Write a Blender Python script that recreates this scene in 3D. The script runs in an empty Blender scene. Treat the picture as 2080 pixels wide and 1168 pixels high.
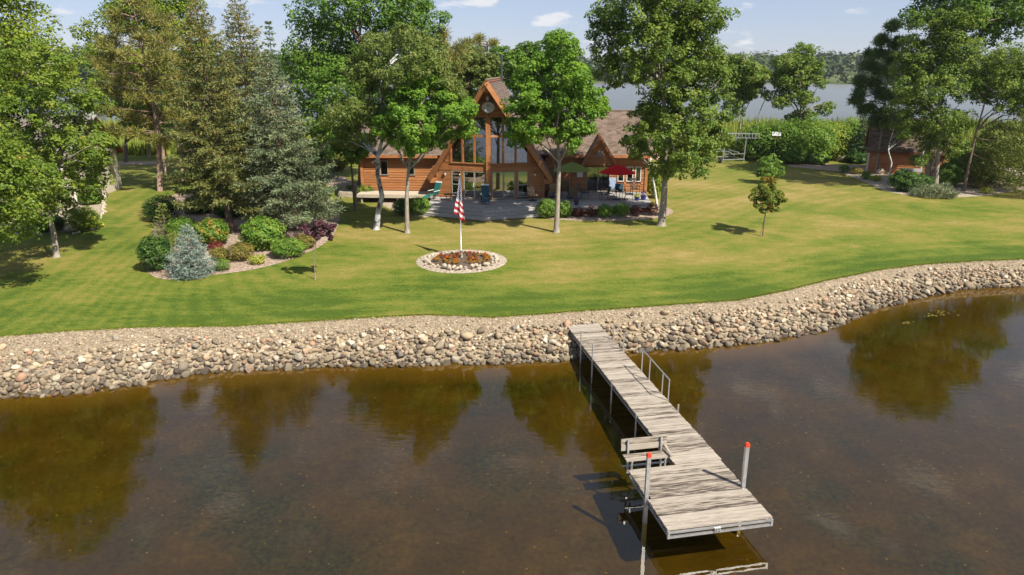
import bpy, math, random
import numpy as np
from mathutils import Vector

# ------------------------------------------------------------------ camera, sky, sun, exposure
SC = bpy.context.scene
COL = SC.collection
F_PX, HORIZON, CAM_H = 1450.0, 140.0, 11.5        # focal length and horizon row for a 2080 px wide frame
PITCH = math.atan((584 - HORIZON) / F_PX)
cam = bpy.data.cameras.new('camera'); cam_ob = bpy.data.objects.new('camera', cam); COL.objects.link(cam_ob)
cam.sensor_fit = 'HORIZONTAL'; cam.sensor_width = 36.0; cam.lens = 36.0 * F_PX / 2080
cam.clip_start = 0.1; cam.clip_end = 6000
cam_ob.location = (0, 0, CAM_H); cam_ob.rotation_euler = (math.pi / 2 - PITCH, 0, 0)
SC.camera = cam_ob

SUN_EL, SUN_AZ = math.radians(48), math.radians(134)     # azimuth clockwise from +Y
sun = bpy.data.lights.new('sun', 'SUN'); sun.energy = 4.9; sun.angle = math.radians(0.5); sun.color = (1.0, 0.93, 0.80)
sun_ob = bpy.data.objects.new('sun', sun); COL.objects.link(sun_ob)
sd = Vector((math.sin(SUN_AZ) * math.cos(SUN_EL), math.cos(SUN_AZ) * math.cos(SUN_EL), math.sin(SUN_EL)))
sun_ob.rotation_euler = sd.to_track_quat('Z', 'Y').to_euler(); sun_ob.location = (40, -40, 60)

W = bpy.data.worlds.new('World'); SC.world = W; W.use_nodes = True
nt = W.node_tree; nt.nodes.clear()
out = nt.nodes.new('ShaderNodeOutputWorld'); bg = nt.nodes.new('ShaderNodeBackground')
sky = nt.nodes.new('ShaderNodeTexSky'); sky.sky_type = 'NISHITA'; sky.sun_disc = False
sky.sun_elevation = SUN_EL; sky.sun_rotation = SUN_AZ; sky.air_density = 0.85; sky.dust_density = 0.25; sky.ozone_density = 2.2
bg.inputs['Strength'].default_value = 0.086
tc = nt.nodes.new('ShaderNodeTexCoord'); mp = nt.nodes.new('ShaderNodeMapping'); mp.inputs['Scale'].default_value = (1, 1, 3.6)
mp.inputs['Location'].default_value = (1.22, 0.3, 0.02)
n1 = nt.nodes.new('ShaderNodeTexNoise'); n1.inputs['Scale'].default_value = 11.0; n1.inputs['Detail'].default_value = 8; n1.inputs['Roughness'].default_value = 0.5
r1 = nt.nodes.new('ShaderNodeMapRange'); r1.inputs[1].default_value = 0.60; r1.inputs[2].default_value = 0.68; r1.clamp = True
mx = nt.nodes.new('ShaderNodeMix'); mx.data_type = 'RGBA'
mx.inputs[7].default_value = (6.0, 6.0, 6.2, 1)
mul = nt.nodes.new('ShaderNodeMath'); mul.operation = 'MULTIPLY'; mul.inputs[1].default_value = 0.85
L = nt.links.new
L(tc.outputs['Generated'], mp.inputs[0]); L(mp.outputs[0], n1.inputs['Vector']); L(n1.outputs['Fac'], r1.inputs[0])
L(r1.outputs[0], mul.inputs[0]); L(mul.outputs[0], mx.inputs[0])
tint = nt.nodes.new('ShaderNodeMix'); tint.data_type = 'RGBA'; tint.blend_type = 'MULTIPLY'; tint.inputs[0].default_value = 1.0; tint.inputs[7].default_value = (.77, .71, .83, 1)
veil = nt.nodes.new('ShaderNodeMix'); veil.data_type = 'RGBA'; veil.inputs[0].default_value = .5; veil.inputs[7].default_value = (3.5, 4.15, 5.1, 1)      # thin high cloud over the whole sky
L(sky.outputs[0], tint.inputs[6]); L(tint.outputs[2], veil.inputs[6]); L(veil.outputs[2], mx.inputs[6]); L(mx.outputs[2], bg.inputs['Color']); L(bg.outputs[0], out.inputs[0])
SC.view_settings.view_transform = 'Standard'; SC.view_settings.look = 'None'
SC.view_settings.exposure = 0.78; SC.view_settings.gamma = 1.0; SC.view_settings.use_curve_mapping = False
SC.render.engine = 'CYCLES'
SC.cycles.max_bounces = 8; SC.cycles.transparent_max_bounces = 12; SC.cycles.diffuse_bounces = 4; SC.cycles.glossy_bounces = 3
SC.cycles.caustics_reflective = False; SC.cycles.caustics_refractive = False; SC.cycles.use_denoising = True

# ------------------------------------------------------------------ helpers
R = math.radians
CP, SP = math.cos(PITCH), math.sin(PITCH)
def ray(px, py):
    u, v = (px - 1040) / F_PX, (py - 584) / F_PX
    return np.array([u, CP - v * SP, -SP - v * CP])
def at_z(px, py, z):
    r = ray(px, py); return r * ((z - CAM_H) / r[2]) + np.array([0, 0, CAM_H])
def at_y(px, py, y):
    r = ray(px, py); return r * (y / r[1]) + np.array([0, 0, CAM_H])
def depth_scale(P):                       # photograph pixels per metre at a world point
    return F_PX / (P[1] * CP - (P[2] - CAM_H) * SP)

class MB:
    """collects simple shapes and links them as one mesh object"""
    def __init__(s): s.v, s.f, s.t = [], [], []
    def add(s, vs, fs, tint=0.5):
        n = len(s.v); s.v += [tuple(p) for p in vs]; s.f += [tuple(i + n for i in f) for f in fs]; s.t += [tint] * len(fs); return s
    def box(s, c, size, rz=0, rx=0, ry=0, tint=0.5):
        x, y, z = [q / 2 for q in size]
        P = np.array([(-x, -y, -z), (x, -y, -z), (x, y, -z), (-x, y, -z), (-x, -y, z), (x, -y, z), (x, y, z), (-x, y, z)])
        if rx: P = P @ np.array([[1, 0, 0], [0, math.cos(rx), math.sin(rx)], [0, -math.sin(rx), math.cos(rx)]])
        if ry: P = P @ np.array([[math.cos(ry), 0, -math.sin(ry)], [0, 1, 0], [math.sin(ry), 0, math.cos(ry)]])
        if rz: P = P @ np.array([[math.cos(rz), math.sin(rz), 0], [-math.sin(rz), math.cos(rz), 0], [0, 0, 1]])
        return s.add(P + np.array(c), [(0, 3, 2, 1), (4, 5, 6, 7), (0, 1, 5, 4), (1, 2, 6, 5), (2, 3, 7, 6), (3, 0, 4, 7)], tint)
    def bb(s, x0, x1, y0, y1, z0, z1, tint=0.5):
        return s.box(((x0 + x1) / 2, (y0 + y1) / 2, (z0 + z1) / 2), (x1 - x0, y1 - y0, z1 - z0), tint=tint)
    def tube(s, pts, rads, n=6, tint=0.5, caps=True):
        pts = [np.array(p, float) for p in pts]
        if not hasattr(rads, '__len__'): rads = [rads] * len(pts)
        V = []; m = len(pts)
        for i, p in enumerate(pts):
            d = pts[min(i + 1, m - 1)] - pts[max(i - 1, 0)]; d /= (np.linalg.norm(d) + 1e-9)
            a = np.cross(d, (0, 0, 1) if abs(d[2]) < 0.95 else (0, 1, 0)); a /= np.linalg.norm(a); b = np.cross(d, a)
            for k in range(n):
                t = 2 * math.pi * k / n; V.append(p + rads[i] * (a * math.cos(t) + b * math.sin(t)))
        Fs = [(i * n + k, i * n + (k + 1) % n, (i + 1) * n + (k + 1) % n, (i + 1) * n + k) for i in range(m - 1) for k in range(n)]
        if caps: Fs += [tuple(range(n)), tuple(range((m - 1) * n, m * n))[::-1]]
        return s.add(V, Fs, tint)
    def bar(s, a, b, w, h):
        a, b = np.array(a, float), np.array(b, float); d = b - a; d /= np.linalg.norm(d)
        q = np.cross(d, (0, 0, 1) if abs(d[2]) < 0.95 else (0, 1, 0)); q /= np.linalg.norm(q); r = np.cross(q, d)
        V = [p + q * sx * w / 2 + r * sz * h / 2 for p in (a, b) for sx, sz in ((-1, -1), (1, -1), (1, 1), (-1, 1))]
        return s.add(V, [(0, 1, 2, 3), (7, 6, 5, 4), (0, 4, 5, 1), (1, 5, 6, 2), (2, 6, 7, 3), (3, 7, 4, 0)])
    def prism(s, poly, y0, y1):           # polygon in the xz plane drawn out along y
        n = len(poly); V = [(x, y0, z) for x, z in poly] + [(x, y1, z) for x, z in poly]
        return s.add(V, [tuple(range(n)), tuple(range(2 * n - 1, n - 1, -1))] + [(i, i + n, (i + 1) % n + n, (i + 1) % n) for i in range(n)])
    def slab(s, poly, z0, z1):            # polygon in the xy plane drawn out along z
        n = len(poly); V = [(x, y, z0) for x, y in poly] + [(x, y, z1) for x, y in poly]
        return s.add(V, [tuple(range(n - 1, -1, -1)), tuple(range(n, 2 * n))] + [(i, (i + 1) % n, (i + 1) % n + n, i + n) for i in range(n)])
    def lathe(s, prof, c, n=12, tint=0.5):
        V = [(c[0] + r * math.cos(2 * math.pi * k / n), c[1] + r * math.sin(2 * math.pi * k / n), c[2] + z) for r, z in prof for k in range(n)]
        m = len(prof)
        Fs = [(i * n + k, i * n + (k + 1) % n, (i + 1) * n + (k + 1) % n, (i + 1) * n + k) for i in range(m - 1) for k in range(n)]
        return s.add(V, Fs + [tuple(range(n))[::-1], tuple(range((m - 1) * n, m * n))], tint)
    def mesh(s, name, mat, smooth=False):
        me = bpy.data.meshes.new(name); me.from_pydata([tuple(map(float, p)) for p in s.v], [], s.f)
        a = me.attributes.new('tint', 'FLOAT', 'FACE'); a.data.foreach_set('value', np.array(s.t, np.float32))
        if smooth: me.polygons.foreach_set('use_smooth', np.ones(len(s.f), bool))
        me.materials.append(M[mat]); me.update(); return me
    def build(s, name, mat, parent=None, smooth=False): return link(name, s.mesh(name, mat, smooth), parent)

def np_mesh(name, V, Q, mat, tint=None, smooth=False):
    me = bpy.data.meshes.new(name); V = np.asarray(V, np.float32); Q = np.asarray(Q, np.int32); k = Q.shape[1]
    me.vertices.add(len(V)); me.vertices.foreach_set('co', V.ravel())
    me.loops.add(Q.size); me.loops.foreach_set('vertex_index', Q.ravel())
    me.polygons.add(len(Q)); me.polygons.foreach_set('loop_start', np.arange(0, Q.size, k, dtype=np.int32))
    me.polygons.foreach_set('loop_total', np.full(len(Q), k, np.int32))
    if smooth: me.polygons.foreach_set('use_smooth', np.ones(len(Q), bool))
    a = me.attributes.new('tint', 'FLOAT', 'FACE')
    a.data.foreach_set('value', np.asarray(tint if tint is not None else np.full(len(Q), .5), np.float32))
    me.materials.append(M[mat]); me.update(calc_edges=True); return me
def link(name, me, parent=None, loc=None):
    o = bpy.data.objects.new(name, me); COL.objects.link(o)
    if parent: o.parent = parent
    if loc is not None: o.location = loc
    return o
def tag(o, label=None, cat=None, group=None, kind=None):
    if label: o['label'] = label
    if cat: o['category'] = cat
    if group: o['group'] = group
    if kind: o['kind'] = kind
    return o
def thing(name, label, cat, loc=(0, 0, 0), rz=0, group=None):
    o = bpy.data.objects.new(name, None); COL.objects.link(o); o.location = tuple(map(float, loc)); o.rotation_euler = (0, 0, rz)
    o.empty_display_size = 0.3
    return tag(o, label, cat, group)
def copy_tree(o, parent=None):
    c = o.copy(); COL.objects.link(c); c.parent = parent
    for ch in list(o.children): copy_tree(ch, c)
    return c

# ------------------------------------------------------------------ materials
M = {}
def new_mat(name):
    m = bpy.data.materials.new(name); m.use_nodes = True; m.node_tree.nodes.clear(); M[name] = m
    return m.node_tree, m.node_tree.nodes.new, m.node_tree.links.new
def ramp(N, cols):
    r = N('ShaderNodeValToRGB'); e = r.color_ramp.elements
    for i in range(len(cols) - 2): e.new(0.5)
    for i, c in enumerate(cols):
        if len(c) == 4: p, c = c[0], c[1:]
        else: p = i / (len(cols) - 1)
        e[i].position = p; e[i].color = (*c, 1)
    return r
def surf_mat(name, cols, scale=6, rough=0.7, bump=0.2, stretch=(1, 1, 1), detail=6, coords='Object', metal=0, spec=0.4, src='noise', bscale=None, bdist=0.02, rnd=0.0):
    """noise-coloured solid; src 'tint' takes the colour from the per-face attribute, 'random' from the object"""
    t, N, Lk = new_mat(name)
    o = N('ShaderNodeOutputMaterial'); b = N('ShaderNodeBsdfPrincipled'); Lk(b.outputs[0], o.inputs[0])
    b.inputs['Roughness'].default_value = rough; b.inputs['Metallic'].default_value = metal; b.inputs['Specular IOR Level'].default_value = spec
    if coords == 'World': c = N('ShaderNodeNewGeometry').outputs['Position']
    else: c = N('ShaderNodeTexCoord').outputs['Object']
    if rnd:
        oi0 = N('ShaderNodeObjectInfo'); mu0 = N('ShaderNodeMath'); mu0.operation = 'MULTIPLY'; mu0.inputs[1].default_value = 73.0; Lk(oi0.outputs['Random'], mu0.inputs[0])
        va0 = N('ShaderNodeVectorMath'); va0.operation = 'ADD'; Lk(c, va0.inputs[0]); Lk(mu0.outputs[0], va0.inputs[1]); c = va0.outputs[0]      # every board its own grain
    mp = N('ShaderNodeMapping'); mp.inputs['Scale'].default_value = stretch; Lk(c, mp.inputs[0])
    n = N('ShaderNodeTexNoise'); n.inputs['Scale'].default_value = scale; n.inputs['Detail'].default_value = detail; n.inputs['Roughness'].default_value = 0.62
    Lk(mp.outputs[0], n.inputs['Vector'])
    r = ramp(N, cols)
    mr = N('ShaderNodeMapRange'); mr.inputs[1].default_value = 0.28; mr.inputs[2].default_value = 0.72; Lk(n.outputs['Fac'], mr.inputs[0])
    if src == 'noise':
        if rnd:
            oi = N('ShaderNodeObjectInfo'); ad = N('ShaderNodeMath'); ad.operation = 'MULTIPLY_ADD'; ad.inputs[1].default_value = rnd
            sb = N('ShaderNodeMath'); sb.operation = 'SUBTRACT'; sb.inputs[1].default_value = rnd / 2
            Lk(oi.outputs['Random'], ad.inputs[0]); Lk(mr.outputs[0], ad.inputs[2]); Lk(ad.outputs[0], sb.inputs[0]); Lk(sb.outputs[0], r.inputs[0])
        else: Lk(mr.outputs[0], r.inputs[0])
        col = r.outputs[0]
    else:
        if src == 'tint': a = N('ShaderNodeAttribute'); a.attribute_name = 'tint'; s_ = a.outputs['Fac']
        else: s_ = N('ShaderNodeObjectInfo').outputs['Random']
        Lk(s_, r.inputs[0])
        mm = N('ShaderNodeMapRange'); mm.inputs[3].default_value = 0.72; mm.inputs[4].default_value = 1.25; Lk(mr.outputs[0], mm.inputs[0])
        vm = N('ShaderNodeVectorMath'); vm.operation = 'SCALE'; Lk(r.outputs[0], vm.inputs[0]); Lk(mm.outputs[0], vm.inputs['Scale']); col = vm.outputs[0]
    Lk(col, b.inputs['Base Color'])
    if bump:
        if bscale:
            n2 = N('ShaderNodeTexNoise'); n2.inputs['Scale'].default_value = bscale; n2.inputs['Detail'].default_value = 4; Lk(mp.outputs[0], n2.inputs['Vector'])
        else: n2 = n
        bp = N('ShaderNodeBump'); bp.inputs['Strength'].default_value = bump; bp.inputs['Distance'].default_value = bdist
        Lk(n2.outputs['Fac'], bp.inputs['Height']); Lk(bp.outputs[0], b.inputs['Normal'])
    return M[name]
def leaf_mat(name, cols, trans=0.4, rough=0.5, gain=1.72):
    t, N, Lk = new_mat(name); cols = [(*c[:-3], c[-3] * gain * 1.16, c[-2] * gain, c[-1] * gain * .9) for c in cols]
    o = N('ShaderNodeOutputMaterial'); b = N('ShaderNodeBsdfPrincipled'); tr = N('ShaderNodeBsdfTranslucent'); mx = N('ShaderNodeMixShader')
    a = N('ShaderNodeAttribute'); a.attribute_name = 'tint'; r = ramp(N, cols); Lk(a.outputs['Fac'], r.inputs[0])
    b.inputs['Roughness'].default_value = rough; b.inputs['Specular IOR Level'].default_value = 0.25
    Lk(r.outputs[0], b.inputs['Base Color'])
    hs = N('ShaderNodeHueSaturation'); hs.inputs['Hue'].default_value = 0.49; hs.inputs['Value'].default_value = 1.2; Lk(r.outputs[0], hs.inputs['Color']); Lk(hs.outputs[0], tr.inputs[0])
    mx.inputs[0].default_value = trans; Lk(b.outputs[0], mx.inputs[1]); Lk(tr.outputs[0], mx.inputs[2]); Lk(mx.outputs[0], o.inputs[0])
    return M[name]

# leaves
leaf_mat('leaf_maple', [(.035, .095, .010), (.075, .165, .018), (.125, .225, .03)])
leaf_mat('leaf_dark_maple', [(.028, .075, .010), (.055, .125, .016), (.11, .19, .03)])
leaf_mat('leaf_ash', [(.035, .075, .012), (.075, .135, .022), (.15, .205, .045)])
leaf_mat('leaf_birch', [(.04, .072, .014), (.075, .12, .026), (.14, .18, .055)])
leaf_mat('leaf_yellowgreen', [(.05, .098, .010), (.10, .16, .016), (.17, .225, .03)])
leaf_mat('leaf_orange_tipped', [(0, .04, .085, .012), (.6, .088, .15, .02), (.94, .15, .195, .03), (1, .30, .17, .04)])
leaf_mat('leaf_autumn', [(0, .035, .07, .010), (.62, .085, .13, .018), (.78, .15, .11, .02), (1, .20, .08, .022)])
leaf_mat('leaf_shrub', [(.035, .09, .012), (.075, .155, .022), (.13, .21, .04)])
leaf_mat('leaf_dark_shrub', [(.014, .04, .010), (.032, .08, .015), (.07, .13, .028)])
leaf_mat('leaf_redtip', [(0, .04, .095, .012), (.75, .10, .17, .025), (.92, .19, .19, .04), (1, .33, .15, .06)])
leaf_mat('leaf_lime', [(.09, .14, .015), (.17, .22, .03), (.28, .31, .06)])
leaf_mat('leaf_olive', [(.06, .075, .015), (.11, .12, .025), (.18, .15, .05)])
leaf_mat('leaf_purple', [(.018, .010, .016), (.045, .02, .03), (.10, .05, .055)], .2)
leaf_mat('leaf_barberry', [(.035, .010, .012), (.08, .02, .02), (.13, .04, .035)], .25)
leaf_mat('leaf_wine', [(.025, .012, .010), (.065, .025, .018), (.13, .06, .04)], .2)
leaf_mat('needle_brown', [(0, .032, .055, .020), (.45, .07, .098, .034), (.78, .125, .14, .042), (1, .18, .135, .045)], .22)
leaf_mat('needle_blue', [(0, .035, .058, .032), (.6, .09, .13, .075), (.9, .16, .19, .11), (1, .22, .19, .10)], .12)
leaf_mat('needle_silver', [(.05, .085, .08), (.11, .165, .155), (.21, .275, .26)], .1)
leaf_mat('needle_pine', [(0, .045, .062, .015), (.6, .10, .12, .028), (1, .21, .18, .06)], .15)
leaf_mat('needle_green', [(.022, .05, .018), (.045, .09, .03), (.095, .145, .05)], .2)
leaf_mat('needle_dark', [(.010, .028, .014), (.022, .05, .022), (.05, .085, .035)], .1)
leaf_mat('needle_gold', [(.04, .07, .015), (.09, .13, .03), (.16, .185, .05)], .2)
leaf_mat('leaf_far', [(.022, .05, .016), (.042, .08, .024), (.08, .115, .038)], .15, gain=1.0)
leaf_mat('reed', [(.055, .095, .012), (.10, .155, .02), (.19, .22, .05)], .25)
leaf_mat('petal', [(0, .24, .014, .008), (.4, .30, .035, .006), (.55, .34, .12, .01), (.8, .36, .18, .012), (.82, .06, .12, .015), (1, .05, .10, .015)], .2, gain=1.0)
leaf_mat('violet_petal', [(.10, .05, .20), (.16, .09, .26), (.10, .16, .05)], .2, gain=1.0)
# bark
surf_mat('bark_grey', [(.13, .105, .085), (.26, .225, .185), (.40, .35, .29)], 9, .9, .5, (1, 1, .35))
surf_mat('bark_brown', [(.07, .045, .032), (.17, .115, .085), (.29, .21, .165)], 10, .9, .6, (1, 1, .3))
surf_mat('bark_pine', [(.10, .06, .045), (.25, .165, .125), (.40, .30, .25)], 8, .9, .6, (1, 1, .4))
surf_mat('bark_birch', [(0, .03, .028, .026), (.22, .10, .095, .09), (.36, .50, .49, .46), (1, .74, .72, .68)], 3.2, .75, .3, (1, 1, 2.6), 5)
surf_mat('bark_birch_old', [(0, .02, .018, .017), (.30, .07, .065, .06), (.46, .30, .30, .30), (.7, .46, .45, .44), (1, .66, .62, .56)], 3.0, .8, .5, (1, 1, .9), 6)
# house
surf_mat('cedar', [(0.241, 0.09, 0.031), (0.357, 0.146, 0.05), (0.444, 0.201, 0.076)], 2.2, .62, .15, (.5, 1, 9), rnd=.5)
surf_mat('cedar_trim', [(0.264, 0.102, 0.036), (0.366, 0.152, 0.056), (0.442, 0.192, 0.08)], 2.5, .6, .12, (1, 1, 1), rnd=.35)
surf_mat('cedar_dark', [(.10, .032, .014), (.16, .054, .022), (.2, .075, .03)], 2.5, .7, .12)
surf_mat('shingle', [(0.099, 0.069, 0.053), (0.15, 0.107, 0.084), (0.194, 0.142, 0.112), (0.241, 0.181, 0.146)], 14, .92, .35, src='tint', bscale=60)
surf_mat('shingle_grey', [(0.146, 0.129, 0.116), (0.224, 0.198, 0.176), (0.301, 0.267, 0.232)], 14, .92, .35, src='tint', bscale=60)
surf_mat('deck_grey', [(0.19, 0.185, 0.181), (0.326, 0.312, 0.294), (0.469, 0.442, 0.411)], 2.6, .8, .2, (1, 8, 8), rnd=.5)
surf_mat('deck_pale', [(0.344, 0.292, 0.224), (0.464, 0.404, 0.318), (0.568, 0.499, 0.396)], 2.6, .8, .2, (1, 8, 8), rnd=.4)
surf_mat('dock_wood', [(0, 0.047, 0.037, 0.028), (0.22, 0.137, 0.11, 0.086), (0.36, 0.274, 0.232, 0.187), (0.7, 0.356, 0.307, 0.252), (1, 0.411, 0.359, 0.299)], 2.0, .85, .5, (1.1, 12, 12), 8, rnd=.6)
surf_mat('aluminium', [(.42, .42, .42), (.55, .55, .55), (.66, .66, .66)], 6, .42, .05, metal=.75)
surf_mat('pole_white', [(.66, .66, .66), (.76, .76, .76), (.82, .82, .82)], 4, .4, 0)
surf_mat('frame_tan', [(.26, .235, .19), (.32, .29, .24), (.36, .33, .28)], 5, .5, 0)
surf_mat('frame_white', [(.62, .60, .56), (.72, .70, .66), (.8, .78, .74)], 5, .5, 0)
surf_mat('interior', [(.05, .03, .018), (.085, .052, .03), (.13, .085, .05)], 1.5, .8, 0)
surf_mat('interior_pale', [(.25, .2, .14), (.32, .26, .19), (.4, .33, .24)], 1.5, .8, 0)
surf_mat('black_metal', [(.012, .012, .013), (.02, .02, .021), (.035, .035, .035)], 8, .5, 0)
surf_mat('rubber', [(.012, .012, .012), (.02, .02, .02), (.03, .03, .03)], 8, .9, 0)
surf_mat('grey_plastic', [(.36, .37, .38), (.44, .45, .46), (.52, .53, .54)], 4, .45, 0)
surf_mat('dark_plastic', [(.03, .03, .035), (.05, .05, .055), (.07, .07, .07)], 4, .5, 0)
surf_mat('gold', [(.5, .33, .08), (.6, .4, .1), (.7, .5, .15)], 4, .3, 0, metal=.8)
surf_mat('red_cap', [(.55, .035, .012), (.66, .06, .02), (.72, .09, .035)], 8, .55, .1)
leaf_mat('red_cloth', [(.40, .006, .008), (.50, .010, .010), (.56, .02, .016)], .45, .8, 1.1)
leaf_mat('green_cloth', [(.13, .22, .045), (.18, .28, .07), (.22, .33, .09)], .45, .8, 1.1)
surf_mat('striped_cloth', [(.55, .1, .1), (.6, .3, .28), (.7, .6, .56)], 5, .8, .1)
surf_mat('teal_sling', [(.006, .09, .075), (.012, .13, .105), (.02, .17, .14)], 20, .7, .1)
surf_mat('blue_sling', [(.006, .05, .075), (.012, .075, .105), (.02, .1, .13)], 20, .7, .1)
surf_mat('brown_sling', [(.085, .055, .03), (.13, .085, .05), (.17, .12, .075)], 20, .7, .1)
surf_mat('floral', [(0, .07, .06, .025), (.35, .25, .19, .09), (.5, .52, .42, .25), (.62, .45, .2, .12), (1, .72, .63, .45)], 11, .85, .1, detail=2)
surf_mat('white_cloth', [(.62, .62, .6), (.72, .72, .7), (.8, .8, .78)], 5, .8, 0)
surf_mat('blue_cloth', [(.13, .19, .30), (.25, .33, .46), (.42, .48, .58)], 9, .8, 0)
surf_mat('navy_cover', [(.008, .010, .025), (.015, .02, .045), (.03, .035, .07)], 5, .7, .2)
surf_mat('cobalt_glaze', [(.01, .012, .09), (.02, .03, .17), (.04, .05, .22)], 3, .2, 0)
surf_mat('beige_wall', [(.42, .37, .30), (.48, .43, .35), (.54, .48, .4)], 1.5, .8, .1)
surf_mat('limestone', [(0.301, 0.249, 0.189), (0.404, 0.344, 0.267), (0.49, 0.43, 0.344)], 3, .9, .4, rnd=.4)
surf_mat('red_paint', [(.25, .03, .025), (.34, .05, .04), (.4, .08, .06)], 6, .7, .1)
surf_mat('soil', [(.05, .033, .022), (.10, .07, .05), (.17, .12, .09)], 9, .95, .6, coords='World')
surf_mat('driveway', [(0.258, 0.181, 0.133), (0.327, 0.232, 0.176), (0.396, 0.292, 0.228)], 3, .95, .3, coords='World', bscale=30)
surf_mat('bed_rock', [(0, 0.1, 0.069, 0.053), (0.35, 0.234, 0.167, 0.125), (0.6, 0.35, 0.261, 0.201), (1, 0.501, 0.4, 0.311)], 7.5, .92, .9, coords='World', detail=4, bdist=.05)
surf_mat('pale_rock_bed', [(0, 0.147, 0.115, 0.086), (0.35, 0.28, 0.223, 0.171), (0.6, 0.383, 0.317, 0.243), (1, 0.5, 0.432, 0.342)], 7.5, .92, .9, coords='World', detail=4, bdist=.05)
surf_mat('bank_gravel', [(0, 0.12, 0.086, 0.055), (0.4, 0.239, 0.185, 0.123), (0.65, 0.325, 0.258, 0.179), (1, 0.438, 0.37, 0.266)], 9, .92, 1.0, coords='World', detail=5, bdist=.05)
STONE = [(0, 0.115, 0.087, 0.065), (0.18, 0.21, 0.162, 0.108), (0.36, 0.296, 0.229, 0.149), (0.52, 0.382, 0.296, 0.191), (0.63, 0.191, 0.162, 0.126), (0.75, 0.468, 0.376, 0.25), (0.83, 0.353, 0.204, 0.126), (0.92, 0.574, 0.507, 0.372), (1, 0.249, 0.209, 0.167)]
def stone_mat(name, src):
    surf_mat(name, STONE, 5, .8, .35, src=src, bscale=14)
    nt = M[name].node_tree; N, Lk = nt.nodes.new, nt.links.new
    b = [n for n in nt.nodes if n.type == 'BSDF_PRINCIPLED'][0]
    src_l = b.inputs['Base Color'].links[0].from_socket
    g = N('ShaderNodeNewGeometry'); sx = N('ShaderNodeSeparateXYZ'); Lk(g.outputs['Position'], sx.inputs[0])
    mr = N('ShaderNodeMapRange'); mr.inputs[1].default_value = .10; mr.inputs[2].default_value = .52; mr.inputs[3].default_value = .42; mr.inputs[4].default_value = 1.0   # wet line at the water
    Lk(sx.outputs['Z'], mr.inputs[0]); vm = N('ShaderNodeVectorMath'); vm.operation = 'SCALE'; Lk(src_l, vm.inputs[0]); Lk(mr.outputs[0], vm.inputs['Scale']); Lk(vm.outputs[0], b.inputs['Base Color'])
stone_mat('stone', 'random'); stone_mat('stone_many', 'tint')
surf_mat('boulder', [(.22, .17, .12), (.36, .28, .2), (.5, .4, .3)], 3, .9, .5)
surf_mat('far_ground', [(.05, .075, .025), (.08, .11, .035), (.14, .14, .05)], .05, .95, 0, coords='World')

def glass_mat(name, refl, tint, ior=1.5):
    t, N, Lk = new_mat(name)
    o = N('ShaderNodeOutputMaterial'); tr = N('ShaderNodeBsdfTransparent'); gl = N('ShaderNodeBsdfGlossy'); mx = N('ShaderNodeMixShader'); fr = N('ShaderNodeFresnel')
    tr.inputs[0].default_value = (*tint, 1); gl.inputs['Roughness'].default_value = 0.005; fr.inputs[0].default_value = ior
    mr = N('ShaderNodeMapRange'); mr.inputs[3].default_value = refl; mr.inputs[4].default_value = 1.0; Lk(fr.outputs[0], mr.inputs[0])
    n = N('ShaderNodeTexNoise'); n.inputs['Scale'].default_value = .9; bp = N('ShaderNodeBump'); bp.inputs['Strength'].default_value = .02; Lk(n.outputs['Fac'], bp.inputs['Height']); Lk(bp.outputs[0], gl.inputs['Normal'])
    Lk(mr.outputs[0], mx.inputs[0]); Lk(tr.outputs[0], mx.inputs[1]); Lk(gl.outputs[0], mx.inputs[2]); Lk(mx.outputs[0], o.inputs[0])
glass_mat('glass', .12, (.62, .66, .64)); glass_mat('coated_glass', .42, (.45, .47, .45)); glass_mat('table_glass', .1, (.55, .62, .6))

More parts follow.
